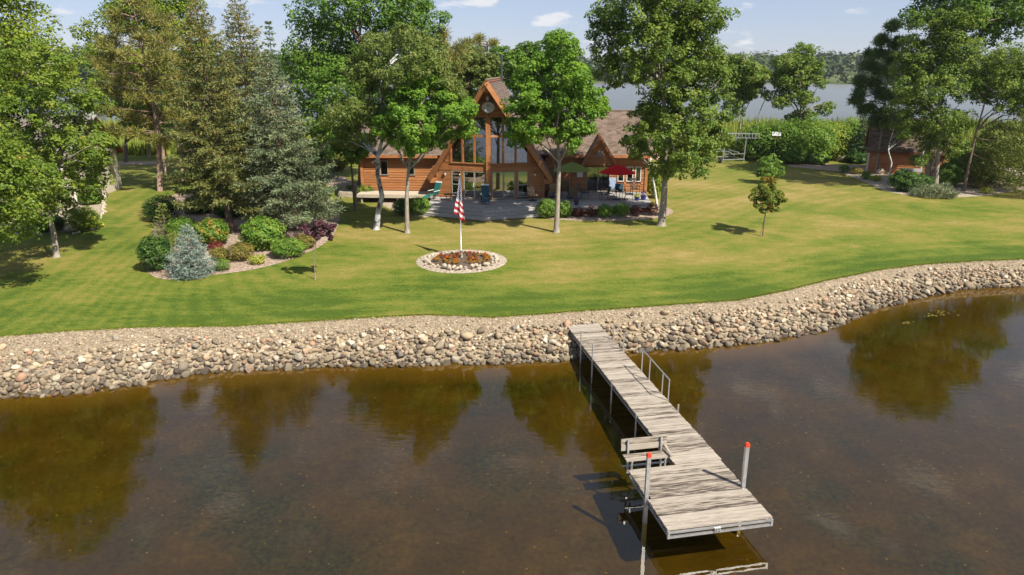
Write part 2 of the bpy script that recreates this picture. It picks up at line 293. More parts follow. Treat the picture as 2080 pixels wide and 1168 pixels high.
def water_mat(name, tint, ripple):
    t, N, Lk = new_mat(name)
    o = N('ShaderNodeOutputMaterial'); tr = N('ShaderNodeBsdfTransparent'); gl = N('ShaderNodeBsdfGlossy'); mx = N('ShaderNodeMixShader'); fr = N('ShaderNodeFresnel')
    tr.inputs[0].default_value = (*tint, 1); gl.inputs['Roughness'].default_value = 0.0; IOR = 1.68
    g = N('ShaderNodeNewGeometry'); io = N('ShaderNodeMapRange'); io.inputs[3].default_value = IOR; io.inputs[4].default_value = 1 / IOR; Lk(g.outputs['Backfacing'], io.inputs[0]); Lk(io.outputs[0], fr.inputs[0])     # same reflectance from below: the sheet does not bend light, so no total reflection
    mp = N('ShaderNodeMapping'); mp.inputs['Scale'].default_value = (.7, 1.6, 1); mp.inputs['Rotation'].default_value = (0, 0, .3); Lk(g.outputs['Position'], mp.inputs[0])
    a = N('ShaderNodeTexNoise'); a.inputs['Scale'].default_value = 3.2; a.inputs['Detail'].default_value = 3; Lk(mp.outputs[0], a.inputs['Vector'])
    c = N('ShaderNodeTexNoise'); c.inputs['Scale'].default_value = .12; c.inputs['Detail'].default_value = 3; Lk(mp.outputs[0], c.inputs['Vector'])   # calm and ruffled patches
    mr = N('ShaderNodeMapRange'); mr.inputs[1].default_value = .38; mr.inputs[2].default_value = .66; mr.inputs[3].default_value = ripple * .25; mr.inputs[4].default_value = ripple; Lk(c.outputs['Fac'], mr.inputs[0])
    bp = N('ShaderNodeBump'); bp.inputs['Distance'].default_value = .05; sy = N('ShaderNodeSeparateXYZ'); Lk(g.outputs['Position'], sy.inputs[0])
    fd = N('ShaderNodeMapRange'); fd.inputs[1].default_value = 60; fd.inputs[2].default_value = 160; fd.inputs[3].default_value = 1.0; fd.inputs[4].default_value = .22; Lk(sy.outputs['Y'], fd.inputs[0])   # the rear lake lies calmer
    ml = N('ShaderNodeMath'); ml.operation = 'MULTIPLY'; Lk(mr.outputs[0], ml.inputs[0]); Lk(fd.outputs[0], ml.inputs[1]); Lk(ml.outputs[0], bp.inputs['Strength']); Lk(a.outputs['Fac'], bp.inputs['Height'])
    rf = N('ShaderNodeMapRange'); rf.inputs[1].default_value = 70; rf.inputs[2].default_value = 150; rf.inputs[3].default_value = .0; rf.inputs[4].default_value = .34; Lk(sy.outputs['Y'], rf.inputs[0]); Lk(rf.outputs[0], gl.inputs['Roughness'])   # wind ruffles the open lake
    Lk(bp.outputs[0], gl.inputs['Normal']); Lk(bp.outputs[0], fr.inputs['Normal'])
    fk = N('ShaderNodeMapRange'); fk.inputs[1].default_value = 70; fk.inputs[2].default_value = 150; fk.inputs[3].default_value = 1.0; fk.inputs[4].default_value = .84; Lk(sy.outputs['Y'], fk.inputs[0]); km = N('ShaderNodeMath'); km.operation = 'MULTIPLY'; Lk(fr.outputs[0], km.inputs[0]); Lk(fk.outputs[0], km.inputs[1])     # wavelets facing the viewer mirror less
    Lk(km.outputs[0], mx.inputs[0]); Lk(tr.outputs[0], mx.inputs[1]); Lk(gl.outputs[0], mx.inputs[2]); Lk(mx.outputs[0], o.inputs[0])
water_mat('water', (.88, .75, .28), .07)

def lake_bed_mat():
    t, N, Lk = new_mat('lake_bed')
    o = N('ShaderNodeOutputMaterial'); b = N('ShaderNodeBsdfPrincipled'); Lk(b.outputs[0], o.inputs[0]); b.inputs['Roughness'].default_value = .95; b.inputs['Specular IOR Level'].default_value = .1
    g = N('ShaderNodeNewGeometry')
    n1 = N('ShaderNodeTexNoise'); n1.inputs['Scale'].default_value = .5; n1.inputs['Detail'].default_value = 8; n1.inputs['Roughness'].default_value = .65; Lk(g.outputs['Position'], n1.inputs['Vector'])
    n2 = N('ShaderNodeTexNoise'); n2.inputs['Scale'].default_value = .22; n2.inputs['Detail'].default_value = 9; n2.inputs['Roughness'].default_value = .7; mp = N('ShaderNodeMapping'); mp.inputs['Location'].default_value = (31, 17, 3); Lk(g.outputs['Position'], mp.inputs[0]); Lk(mp.outputs[0], n2.inputs['Vector'])
    n3 = N('ShaderNodeTexNoise'); n3.inputs['Scale'].default_value = 7; n3.inputs['Detail'].default_value = 5; Lk(g.outputs['Position'], n3.inputs['Vector'])
    sand = ramp(N, [(.3, .028, .021, .0075), (.5, .042, .031, .0105), (.7, .062, .045, .0155)]); Lk(n1.outputs['Fac'], sand.inputs[0])
    weed = ramp(N, [(.3, .013, .018, .005), (.7, .030, .034, .008)]); Lk(n3.outputs['Fac'], weed.inputs[0])
    mr = N('ShaderNodeMapRange'); mr.inputs[1].default_value = .50; mr.inputs[2].default_value = .63; mr.inputs[4].default_value = .85; Lk(n2.outputs['Fac'], mr.inputs[0])
    mx = N('ShaderNodeMix'); mx.data_type = 'RGBA'; Lk(mr.outputs[0], mx.inputs[0]); Lk(sand.outputs[0], mx.inputs[6]); Lk(weed.outputs[0], mx.inputs[7])
    m3 = N('ShaderNodeMapRange'); m3.inputs[3].default_value = .35; m3.inputs[4].default_value = 1.65; Lk(n3.outputs['Fac'], m3.inputs[0])
    vm = N('ShaderNodeVectorMath'); vm.operation = 'SCALE'; Lk(mx.outputs[2], vm.inputs[0]); Lk(m3.outputs[0], vm.inputs['Scale']); 
    sz = N('ShaderNodeSeparateXYZ'); Lk(g.outputs['Position'], sz.inputs[0]); ed = N('ShaderNodeMapRange'); ed.inputs[1].default_value = -.20; ed.inputs[2].default_value = -.03; ed.inputs[4].default_value = .8; Lk(sz.outputs['Z'], ed.inputs[0])      # bare wet sand at the waterline
    ms = N('ShaderNodeMix'); ms.data_type = 'RGBA'; Lk(ed.outputs[0], ms.inputs[0]); Lk(vm.outputs[0], ms.inputs[6]); ms.inputs[7].default_value = (.13, .088, .048, 1)
    n4 = N('ShaderNodeTexVoronoi'); n4.inputs['Scale'].default_value = 2.6; n4.inputs['Randomness'].default_value = 1.0; Lk(g.outputs['Position'], n4.inputs['Vector']); sp_ = N('ShaderNodeMath'); sp_.operation = 'LESS_THAN'; sp_.inputs[1].default_value = .075; Lk(n4.outputs['Distance'], sp_.inputs[0])     # bits of leaf and shell lying on the bottom
    m5 = N('ShaderNodeMix'); m5.data_type = 'RGBA'; Lk(sp_.outputs[0], m5.inputs[0]); Lk(ms.outputs[2], m5.inputs[6]); m5.inputs[7].default_value = (.15, .11, .045, 1); Lk(m5.outputs[2], b.inputs['Base Color'])
lake_bed_mat()
surf_mat('deep_bed', [(.03, .06, .12), (.04, .075, .15), (.05, .09, .17)], .1, .95, 0, coords='World')

def lawn_mat():
    t, N, Lk = new_mat('lawn')
    o = N('ShaderNodeOutputMaterial'); b = N('ShaderNodeBsdfPrincipled'); Lk(b.outputs[0], o.inputs[0]); b.inputs['Roughness'].default_value = .9; b.inputs['Specular IOR Level'].default_value = .15
    g = N('ShaderNodeNewGeometry'); P = g.outputs['Position']
    dry = N('ShaderNodeAttribute'); dry.attribute_name = 'dry'; sh = N('ShaderNodeAttribute'); sh.attribute_name = 'mow'
    def noise(sc, det=6, st=(1, 1, 1), rough=.6):
        mp = N('ShaderNodeMapping'); mp.inputs['Scale'].default_value = st; Lk(P, mp.inputs[0])
        n = N('ShaderNodeTexNoise'); n.inputs['Scale'].default_value = sc; n.inputs['Detail'].default_value = det; n.inputs['Roughness'].default_value = rough; Lk(mp.outputs[0], n.inputs['Vector']); return n.outputs['Fac']
    def math_(op, a, c, d=None):
        m = N('ShaderNodeMath'); m.operation = op
        for i, q in enumerate((a, c, d)):
            if q is None: continue
            if isinstance(q, (int, float)): m.inputs[i].default_value = q
            else: Lk(q, m.inputs[i])
        return m.outputs[0]
    big = noise(.16, 7, (1, 1.4, 1), .66); mid = noise(2.4, 7, (.45, 1.3, 1), .72); fine = noise(11, 6, (.8, 1.2, 1), .8)
    stripe = math_('SINE', math_('MULTIPLY_ADD', mid, .9, math_('MULTIPLY', sh.outputs['Fac'], 4.2)), 0)
    v = math_('MULTIPLY_ADD', math_('SUBTRACT', big, .5), 2.1, dry.outputs['Fac'])
    v = math_('MULTIPLY_ADD', math_('SUBTRACT', mid, .5), 1.25, v)
    v = math_('MULTIPLY_ADD', stripe, .075, v)
    v = math_('MULTIPLY_ADD', math_('SUBTRACT', fine, .5), 2.2, v)
    r = ramp(N, [(0, .055, .095, .010), (.28, .112, .15, .018), (.54, .17, .17, .030), (.8, .235, .188, .053), (1, .30, .228, .082)]); Lk(v, r.inputs[0])
    Lk(r.outputs[0], b.inputs['Base Color'])
    bp = N('ShaderNodeBump'); bp.inputs['Strength'].default_value = .8; bp.inputs['Distance'].default_value = .05
    Lk(noise(26, 3, (.8, 1, 1)), bp.inputs['Height']); Lk(bp.outputs[0], b.inputs['Normal'])
lawn_mat()

def flag_mat():
    t, N, Lk = new_mat('flag_print')
    o = N('ShaderNodeOutputMaterial'); b = N('ShaderNodeBsdfPrincipled'); tr = N('ShaderNodeBsdfTranslucent'); mxs = N('ShaderNodeMixShader'); mxs.inputs[0].default_value = .3
    b.inputs['Roughness'].default_value = .8
    uv = N('ShaderNodeUVMap'); s = N('ShaderNodeSeparateXYZ'); Lk(uv.outputs[0], s.inputs[0])
    def m(op, a, c=0):
        q = N('ShaderNodeMath'); q.operation = op
        for i, w in enumerate((a, c)):
            if isinstance(w, (int, float)): q.inputs[i].default_value = w
            else: Lk(w, q.inputs[i])
        return q.outputs[0]
    U, V = s.outputs['X'], s.outputs['Y']
    st = m('LESS_THAN', m('FRACT', m('MULTIPLY', V, 6.5)), .5)                    # 13 stripes, red at both edges
    cant = m('MULTIPLY', m('LESS_THAN', U, .4), m('LESS_THAN', V, 7 / 13))
    su, sv = m('MULTIPLY', U, 15), m('MULTIPLY', V, 16.7)
    row = m('FLOOR', sv); off = m('MULTIPLY', m('MODULO', row, 2), .5)
    du = m('SUBTRACT', m('FRACT', m('ADD', su, off)), .5); dv = m('SUBTRACT', m('FRACT', sv), .5)
    star = m('LESS_THAN', m('ADD', m('MULTIPLY', du, du), m('MULTIPLY', dv, dv)), .10)
    def mix(f, A, B):
        q = N('ShaderNodeMix'); q.data_type = 'RGBA'; Lk(f, q.inputs[0])
        for i, w in ((6, A), (7, B)):
            if isinstance(w, tuple): q.inputs[i].default_value = (*w, 1)
            else: Lk(w, q.inputs[i])
        return q.outputs[2]
    c = mix(cant, mix(st, (.78, .76, .74), (.50, .015, .035)), mix(star, (.018, .025, .12), (.75, .75, .78)))
    Lk(c, b.inputs['Base Color']); Lk(c, tr.inputs[0]); Lk(b.outputs[0], mxs.inputs[1]); Lk(tr.outputs[0], mxs.inputs[2]); Lk(mxs.outputs[0], o.inputs[0])
flag_mat()

# ------------------------------------------------------------------ terrain
WATERLINE = np.array([(-400, 5), (-120, 10), (-60, 19), (-35, 22.5), (-24, 23.6), (-18.95, 24.11), (-16.39, 24.41), (-14.21, 25.2), (-12.52, 26.13), (-9.54, 26.62), (-6.82, 26.88), (-3.63, 27.03), (-.81, 27.13), (1.83, 27.39), (4.84, 28.36), (7.66, 28.76), (11.37, 29.64), (14.66, 31.22), (16.04, 32.24), (18.1, 34.08), (21.96, 36.13), (24.86, 37.46), (28.43, 37.93), (36, 38.6), (60, 42), (120, 46), (400, 40)])
LAWN_EDGE = np.array([(-400, 9), (-120, 14), (-60, 22.4), (-35, 25.8), (-26, 26.7), (-20.89, 27.27), (-18.66, 27.89), (-15.4, 28.37), (-11.7, 28.49), (-9.34, 28.98), (-6.06, 29.62), (-3.72, 29.95), (-.87, 29.62), (.87, 29.95), (3.33, 30.49), (6.58, 31.18), (10.7, 32.06), (13.6, 33.63), (16.27, 35.34), (20.09, 37.42), (23.12, 38.55), (26.9, 39.3), (29.37, 39.63), (38, 40.4), (60, 44), (120, 48), (400, 43)])
EDGE_Z, BACK_Z, REAR = 1.05, 1.6, 86.0
def y_water(x): return np.interp(x, WATERLINE[:, 0], WATERLINE[:, 1])
def y_edge(x): return np.interp(x, LAWN_EDGE[:, 0], LAWN_EDGE[:, 1])
def sm(t): t = np.clip(t, 0, 1); return t * t * (3 - 2 * t)
def z_ground(x, y):
    x, y = np.asarray(x, float), np.asarray(y, float); yw, ye = y_water(x), y_edge(x)
    t = np.clip((y - yw) / (ye - yw), 0, 1)
    bank = EDGE_Z * t ** .85
    lawn = EDGE_Z + (BACK_Z - EDGE_Z) * sm((y - ye) / 18)
    rear = -1.6 * sm((y - REAR) / 12)
    d = yw - y
    bed = -.02 - .10 * np.minimum(d, 3) - .045 * np.clip(d - 3, 0, 14)
    return np.where(y < yw, bed, np.where(y < ye, bank, lawn + rear))
def ground(px, py):
    P = at_z(px, py, 1.3)
    for _ in range(6): P = at_z(px, py, float(z_ground(P[0], P[1])))
    return P
def on_ground(x, y): return np.array([x, y, float(z_ground(x, y))])
def under(px, y):                          # the ground point at distance y seen in photograph column px
    z = 1.6
    for _ in range(4):
        x = (px - 1040) / F_PX * (y * CP - (z - CAM_H) * SP); z = float(z_ground(x, y))
    return np.array([x, y, z])

def strip(name, xs, rows, mat, lift=0.0, attrs=None, smooth=True):
    V = []
    for r in rows: V.append(np.stack([xs, r, z_ground(xs, r) + lift], 1))
    n, m = len(xs), len(rows); V = np.concatenate(V)
    i = np.arange(n - 1); Q = np.concatenate([np.stack([k * n + i, k * n + i + 1, (k + 1) * n + i + 1, (k + 1) * n + i], 1) for k in range(m - 1)])
    me = np_mesh(name, V, Q, mat, smooth=smooth)
    for k, fn in (attrs or {}).items():
        a = me.attributes.new(k, 'FLOAT', 'POINT'); a.data.foreach_set('value', fn(V[:, 0], V[:, 1]).astype(np.float32))
    return tag(link(name, me), kind='structure')
XS = np.unique(np.concatenate([np.linspace(-400, -60, 35), np.arange(-60, 60.1, .5), np.linspace(60, 400, 35)]))
def lerp_rows(a, b, n, p=1.0): return [a + (b - a) * (k / n) ** p for k in range(n + 1)]
yw, ye = y_water(XS), y_edge(XS)
strip('lake_bed', XS, [np.full_like(XS, -350.0), np.full_like(XS, -60.0)] + lerp_rows(np.full_like(XS, -10.0), yw, 40), 'lake_bed')
bank_ob = strip('gravel_bank', XS, lerp_rows(yw, ye, 12), 'bank_gravel')
def dry_fn(x, y):
    s = y - y_edge(x)
    d = .21 + .24 * sm((s - 2.0) / 6)                                              # watered strip along the shore stays green
    d -= .17 * np.exp(-((s - .7) / .55) ** 2) + .10 * np.exp(-((s - 1.35) / .16) ** 2)
    d += .32 * np.exp(-(((x - 1) / 9) ** 2 + ((y - 45) / 3.2) ** 2)) + .22 * np.exp(-(((x - 9) / 8) ** 2 + ((y - 38) / 5) ** 2)) + .22 * np.exp(-(((x - 20) / 12) ** 2 + ((y - 60) / 14) ** 2))
    d -= .12 * np.exp(-(((x + 17) / 6) ** 2 + ((y - 34) / 9) ** 2))
    d += .10 * np.exp(-(((x + 25) / 5) ** 2 + ((y - 55) / 8) ** 2))
    return d
def mow_fn(x, y):
    s = y - y_edge(x); w = sm((x + 24) / 16)
    return w * (s * 1.0 - .55 * np.clip(x - 8, 0, None) * sm((s - 4) / 12)) + (1 - w) * (x * 1.1 + .2 * y)
strip('lawn', XS, lerp_rows(ye, np.full_like(XS, REAR), 110, 1.7), 'lawn', attrs={'dry': dry_fn, 'mow': mow_fn})
strip('marsh_ground', XS, lerp_rows(np.full_like(XS, REAR), np.full_like(XS, 165.0), 12), 'far_ground')
# the far side of the lake and the land all round it
def far_land():
    th = np.linspace(0, 2 * math.pi, 121)
    def dist(t): return np.where(np.cos(t) > 0, 590 + 50 * np.sin(3 * t + 1) - 90 * sm((np.sin(t) - .45) / .4), 520 + 40 * np.sin(2 * t))
    prof = [(0, -2.5), (8, .3), (35, 1.5), (110, 7), (240, 12), (700, 14), (3500, 20)]
    V = []
    for dd, z in prof:
        r = dist(th) + dd
        zz = z * (1 + .35 * np.sin(5 * th + .6) + .2 * np.sin(11 * th))
        V.append(np.stack([r * np.sin(th), r * np.cos(th), zz if z > 0 else np.full_like(th, z)], 1))
    n = len(th); V = np.concatenate(V); i = np.arange(n - 1)
    Q = np.concatenate([np.stack([k * n + i, (k + 1) * n + i, (k + 1) * n + i + 1, k * n + i + 1], 1) for k in range(len(prof) - 1)])
    tag(link('far_shore', np_mesh('far_shore', V, Q, 'far_ground', smooth=True)), kind='structure')
    return dist
far_dist = far_land()
wv = [(-1500, -1500, 0), (1500, -1500, 0), (1500, 1500, 0), (-1500, 1500, 0)]
tag(link('lake_water', np_mesh('lake_water', wv, [(0, 1, 2, 3)], 'water')), kind='structure')
tag(link('deep_lake_bed', np_mesh('deep_lake_bed', [(-1500, -1500, -3), (1500, -1500, -3), (1500, 1500, -3), (-1500, 1500, -3)], [(0, 1, 2, 3)], 'deep_bed')), kind='structure')

def bed(name, poly, mat, lift=.02, kind='structure', step=.6):
    """a planting bed or drive: a polygon laid on the lawn, tessellated so it follows the ground"""
    poly = np.array(poly); x0, y0 = poly.min(0); x1, y1 = poly.max(0)
    c = poly.mean(0); rings = 7
    V = [np.array([[c[0], c[1]]])] ; m = []
    P = []
    for i in range(len(poly)):
        a, b = poly[i], poly[(i + 1) % len(poly)]; k = max(1, int(np.linalg.norm(b - a) / step))
        P += [a + (b - a) * j / k for j in range(k)]
    P = np.array(P); n = len(P)
    for r in range(1, rings + 1): V.append(c + (P - c) * r / rings)
    V = np.concatenate(V); Z = z_ground(V[:, 0], V[:, 1]) + lift; Z[-n:] -= lift * .7
    V = np.column_stack([V, Z])
    Fs = [(0, 1 + i, 1 + (i + 1) % n) for i in range(n)]
    for r in range(rings - 1):
        a, b = 1 + r * n, 1 + (r + 1) * n
        Fs += [(a + i, b + i, b + (i + 1) % n, a + (i + 1) % n) for i in range(n)]
    q = MB(); q.add(V, Fs); return tag(q.build(name, mat, smooth=True), kind=kind)
def px_poly(pts): return [ground(*p)[:2] for p in pts]
def smooth_poly(pts, k=2):
    pts = np.array(pts, float)
    for _ in range(k):
        nx = np.roll(pts, -1, 0); pts = np.stack([pts * .75 + nx * .25, pts * .25 + nx * .75], 1).reshape(-1, 2)
    return pts
bed('planting_bed', smooth_poly(px_poly([(290, 548), (296, 500), (318, 455), (300, 425), (345, 395), (420, 385), (520, 380), (640, 385), (690, 420), (690, 455), (670, 492), (600, 525), (520, 548), (420, 560), (330, 572)])), 'bed_rock')
left_bed = bed('planting_bed', smooth_poly(px_poly([(-30, 470), (60, 480), (140, 470), (196, 462), (208, 430), (215, 385), (226, 350), (205, 345), (120, 370), (0, 420)])), 'pale_rock_bed')
bed('planting_bed', smooth_poly(px_poly([(1695, 342), (1720, 355), (1770, 375), (1800, 390), (1880, 402), (1990, 400), (2060, 388), (2130, 378), (2150, 345), (2000, 338), (1850, 338), (1760, 338)])), 'pale_rock_bed')
bed('planting_bed', smooth_poly(px_poly([(1090, 445), (1200, 450), (1330, 446), (1375, 432), (1350, 418), (1240, 420), (1120, 425)])), 'bed_rock')
bed('planting_bed', smooth_poly(px_poly([(690, 400), (760, 405), (790, 425), (845, 442), (885, 440), (900, 410), (830, 396), (740, 388), (690, 388)])), 'pale_rock_bed')
bed('driveway', smooth_poly(px_poly([(1600, 338), (1640, 342), (1700, 348), (1790, 350), (1790, 336), (1640, 332), (1600, 333)])), 'driveway', .015)
bed('driveway', smooth_poly([(-60, 80.8), (-40, 80.6), (-20, 80.0), (-20, 77.6), (-40, 78.0), (-60, 78.2)], 1), 'driveway', .015)
bed('garden_path', smooth_poly(px_poly([(662, 352), (690, 356), (712, 366), (728, 376), (740, 390), (700, 392), (672, 385), (655, 368)])), 'driveway', .03)

# ------------------------------------------------------------------ vegetation builders
def unit(a): return a / (np.linalg.norm(a, axis=-1, keepdims=True) + 1e-9)
def leaf_quads(P, Nn, size, rng, aspect=.62, droop=0.0):
    """one rhombic leaf per point P with normal Nn"""
    n = len(P); T = unit(np.cross(Nn, unit(rng.normal(size=(n, 3)))))
    if droop: T = unit(T + np.array([0, 0, -droop])); 
    B = unit(np.cross(Nn, T)); s = size * rng.uniform(.65, 1.35, (n, 1))
    V = np.stack([P - T * s * .5, P + B * s * aspect * .5 - T * s * .05, P + T * s * .5, P - B * s * aspect * .5 - T * s * .05], 1).reshape(-1, 3)
    return V, np.arange(4 * n).reshape(n, 4)
def crown_points(lobes, rng, n_leaves, clump=(.28, .35, .85), flat=.75, inner=.45):
    """lobes: (x,y,z,r). Leaves sit in clumps that crowd the lobes' outer shells; gaps stay between the clumps"""
    lobes = np.array(lobes, float); area = lobes[:, 3] ** 2
    ctr = lobes[:, :3].mean(0)
    C, Rc, Oc = [], [], []
    for (x, y, z, r) in lobes:
        k = max(5, int(26 * (r / 1.5) ** 1.3)); d = unit(rng.normal(size=(k, 3)))
        c = np.array([x, y, z]) + d * r * rng.uniform(inner, 1.0, (k, 1)) * np.array([1, 1, .92])
        C.append(c); Rc.append(np.clip(r * clump[0] * rng.uniform(.7, 1.3, k), clump[1], clump[2])); Oc.append(d)
    C, Rc, Oc = np.concatenate(C), np.concatenate(Rc), np.concatenate(Oc)
    w = Rc ** 2; idx = rng.choice(len(C), n_leaves, p=w / w.sum())
    d = unit(rng.normal(size=(n_leaves, 3)) + Oc[idx] * .35 + np.array([0, 0, .35]))
    rr = rng.uniform(.45, 1.08, (n_leaves, 1)) ** .7
    P = C[idx] + d * rr * Rc[idx][:, None] * np.array([1, 1, flat])
    Nn = unit(d * .7 + np.array([0, 0, .55]) + unit(P - ctr) * .25 + rng.normal(size=(n_leaves, 3)) * .42)
    ctint = rng.uniform(0, 1, len(C))
    tint = np.clip(.55 * ctint[idx] + .45 * rng.uniform(0, 1, n_leaves), 0, 1)
    return P, Nn, tint, C, Rc
def limb_pts(a, b, rng, sag=.15, n=4):
    a, b = np.array(a, float), np.array(b, float); L_ = np.linalg.norm(b - a)
    out = []
    for i in range(n + 1):
        t = i / n; p = a + (b - a) * t; p = p + np.array([0, 0, math.sin(t * math.pi) * L_ * sag]) * .5
        if 0 < i < n: p = p + rng.normal(size=3) * L_ * .03
        out.append(p)
    return out
def broadleaf(name, label, base, trunk, lobes, leaf, bark, n=26000, size=.2, r0=.16, seed=1, group='broadleaf trees on the shore lot', cat='tree', depth=.8, limbs=14, extra=(), clump=(.28, .35, .85), droop=0, back=True, cluster=None):
    """trunk: world points from the base up; lobes: (x,y,z,r) in world space"""
    rng = np.random.default_rng(seed); base = np.array(base, float)
    root = thing(name, label, cat, base, 0, group)
    mb = MB(); tp = [np.array(p, float) - base for p in trunk]; m = len(tp)
    k = np.linspace(0, 1, m); rad = r0 * (1 - .82 * k); rad[0] *= 1.45
    tp[0] = tp[0] - np.array([0, 0, .15])
    if m > 1: tp.insert(1, tp[0] * .85 + tp[1] * .15 + np.array([0, 0, .05])); rad = np.insert(rad, 1, r0 * 1.05)
    mb.tube(tp, list(rad), 8)
    P, Nn, tint, C, Rc = crown_points([(x - base[0], y - base[1], z - base[2], r) for x, y, z, r in lobes], rng, int(n * 1.25), clump)
    sel = rng.permutation(len(C))[:limbs * 3]
    sel = sorted(sel, key=lambda i: C[i][2])[:limbs * 3:2]
    for i in sel:
        h = min(max(C[i][2] - np.linalg.norm(C[i][:2] - tp[-1][:2]) * .8, tp[1][2] * .5 + tp[-1][2] * .45), tp[-1][2])
        j = int(np.argmin([abs(q[2] - h) for q in tp])); a = tp[max(j, 2) if m > 2 else j]
        ln = np.linalg.norm(C[i] - a); pts = limb_pts(a, C[i], rng, .12)
        r = min(r0 * .45, .02 + .018 * ln); mb.tube(pts, list(np.linspace(r, .012, len(pts))), 5)
    for pts, ra, rb in extra:
        pts = [np.array(p) - base for p in pts]; mb.tube(pts, list(np.linspace(ra, rb, len(pts))), 7)
    mb.build('trunk', bark, root, smooth=True)
    V, Q = leaf_quads(P, Nn, size * .98, rng, droop=droop)
    link('crown', np_mesh('crown', V, Q, leaf, tint), root)
    return root
def lobes_px(pts, Y, rng, scale=1.14, spread=.55):
    """crown lobes read off the photograph, given real depth round the trunk's distance Y"""
    res = []; xs = np.array([p[0] for p in pts], float); half = (xs.max() - xs.min()) / 2 + 1; mid = (xs.max() + xs.min()) / 2
    s0 = depth_scale(at_y(mid, np.mean([p[1] for p in pts]), Y)); Wd = half / s0
    for i, (px, py, r) in enumerate(pts):
        off = math.sqrt(max(.05, 1 - min(1, abs(px - mid) / half) ** 2)) * Wd * spread
        for dy in ((-off, off * .9) if i % 2 else (off * .15, off * 1.0)) if len(pts) < 40 else (rng.uniform(-off, off),):
            p0 = at_y(px, py, Y); dy = dy * rng.uniform(.7, 1.1)
            p = at_y(px, py, Y + dy) if dy < 0 else np.array([p0[0], Y + dy, p0[2]])
            res.append((p[0], p[1], p[2], r / depth_scale(p) * scale))
    return res
def px_tree(name, label, base_px, trunk_px, lobes, leaf, bark, Y=None, seed=1, spread=.55, lscale=1.14, **kw):
    rng = np.random.default_rng(seed + 99)
    base = ground(*base_px) if Y is None else under(base_px[0], Y)
    Y = base[1]
    tr = [base] + [at_y(px, py, Y + rng.uniform(-.1, .1)) for px, py in trunk_px]
    ex = []
    for pts, ra, rb in kw.pop('extra_px', ()): ex.append(([at_y(px, py, Y + .1 * i) for i, (px, py) in enumerate(pts)], ra, rb))
    return broadleaf(name, label, base, tr, lobes_px(lobes, Y, rng, lscale, spread), leaf, bark, seed=seed, extra=ex, **kw)

def needle_quads(P, D, length, width, rng):
    n = len(P); B = unit(np.cross(D, unit(rng.normal(size=(n, 3))))); s = rng.uniform(.7, 1.3, (n, 1))
    V = np.stack([P, P + D * s * length * .45 + B * width * .5, P + D * s * length, P + D * s * length * .45 - B * width * .5], 1).reshape(-1, 3)
    return V, np.arange(4 * n).reshape(n, 4)
def spruce(name, label, base, H, Rb, leaf, bark='bark_brown', clear=.6, seed=1, whorl=.34, n_br=8, needle=.17, per=7, power=.85, droop=.25, r0=.16, group='conifers', cones=0, lean=(0, 0), fill=1.0, cat='tree'):
    rng = np.random.default_rng(seed); root = thing(name, label, cat, base, 0, group)
    top = np.array([lean[0], lean[1], H])
    MB_ = MB(); MB_.tube([(0, 0, -.15), top * .3, top * .6, top * .98], [r0 * 1.2, r0 * .8, r0 * .45, .015], 8)
    PP, DD, TT = [], [], []
    z = clear
    while z < H * .985:
        f = (z - clear) / (H - clear); Lb = Rb * max(.03, (1 - f) ** power); c = top * (z / H)
        nb = max(4, int(n_br * (1 - .45 * f))); a0 = rng.uniform(0, 6.28)
        for k in range(nb):
            a = a0 + 2 * math.pi * k / nb + rng.normal() * .2; ln = Lb * rng.uniform(.72, 1.1)
            if f < .12: ln *= rng.uniform(.7, 1.0)
            out_ = np.array([math.cos(a), math.sin(a), 0]); side = np.array([-out_[1], out_[0], 0]); bt = rng.uniform(0, 1)
            up = .35 * f - droop * (1 - f) * .7
            def bp(t): return c + out_ * ln * t + np.array([0, 0, 1]) * ln * (up * t - droop * .55 * math.sin(t * 2.2) + .16 * t ** 3)
            if ln > .5: MB_.tube([bp(t) for t in (0, .4, .75)], [.012 + .012 * ln, .012 + .005 * ln, .008], 4, caps=False)
            nt = max(3, int(ln / .14 * fill))
            for j in range(nt):
                t = (.18 + .82 * (j + rng.uniform(0, 1)) / nt); p = bp(t)
                tw = (1 - t * .75) * ln * .42 + .10
                for sgn in (-1, 1):
                    d = unit(out_ * .75 + side * sgn * rng.uniform(.5, 1.1) + np.array([0, 0, rng.uniform(-.45, .05)]))
                    q = max(2, int(tw / .10 * per / 7))
                    tt = rng.uniform(.05, 1, (q, 1)); pp = p + d * tw * tt + rng.normal(size=(q, 3)) * .025
                    dd = unit(d + rng.normal(size=(q, 3)) * .55 + np.array([0, 0, .12]))
                    PP.append(pp); DD.append(dd); TT.append(np.clip(.5 * bt + .5 * rng.uniform(0, 1, q), 0, .74 if cones else 1))
                    if cones and rng.uniform() < cones * (.3 + f):
                        PP.append(pp[:1]); DD.append(np.array([[0, 0, -1.0]]) + rng.normal(size=(1, 3)) * .2); TT.append(rng.uniform(.8, 1, 1))
        z += whorl * rng.uniform(.75, 1.25) * (1 - .35 * f)
    P, D, T = np.concatenate(PP), np.concatenate(DD), np.concatenate(TT)
    V, Q = needle_quads(P, D, needle * 1.1, needle * .36, rng)
    MB_.build('trunk', bark, root, smooth=True)
    link('crown', np_mesh('crown', V, Q, leaf, T), root)
    return root
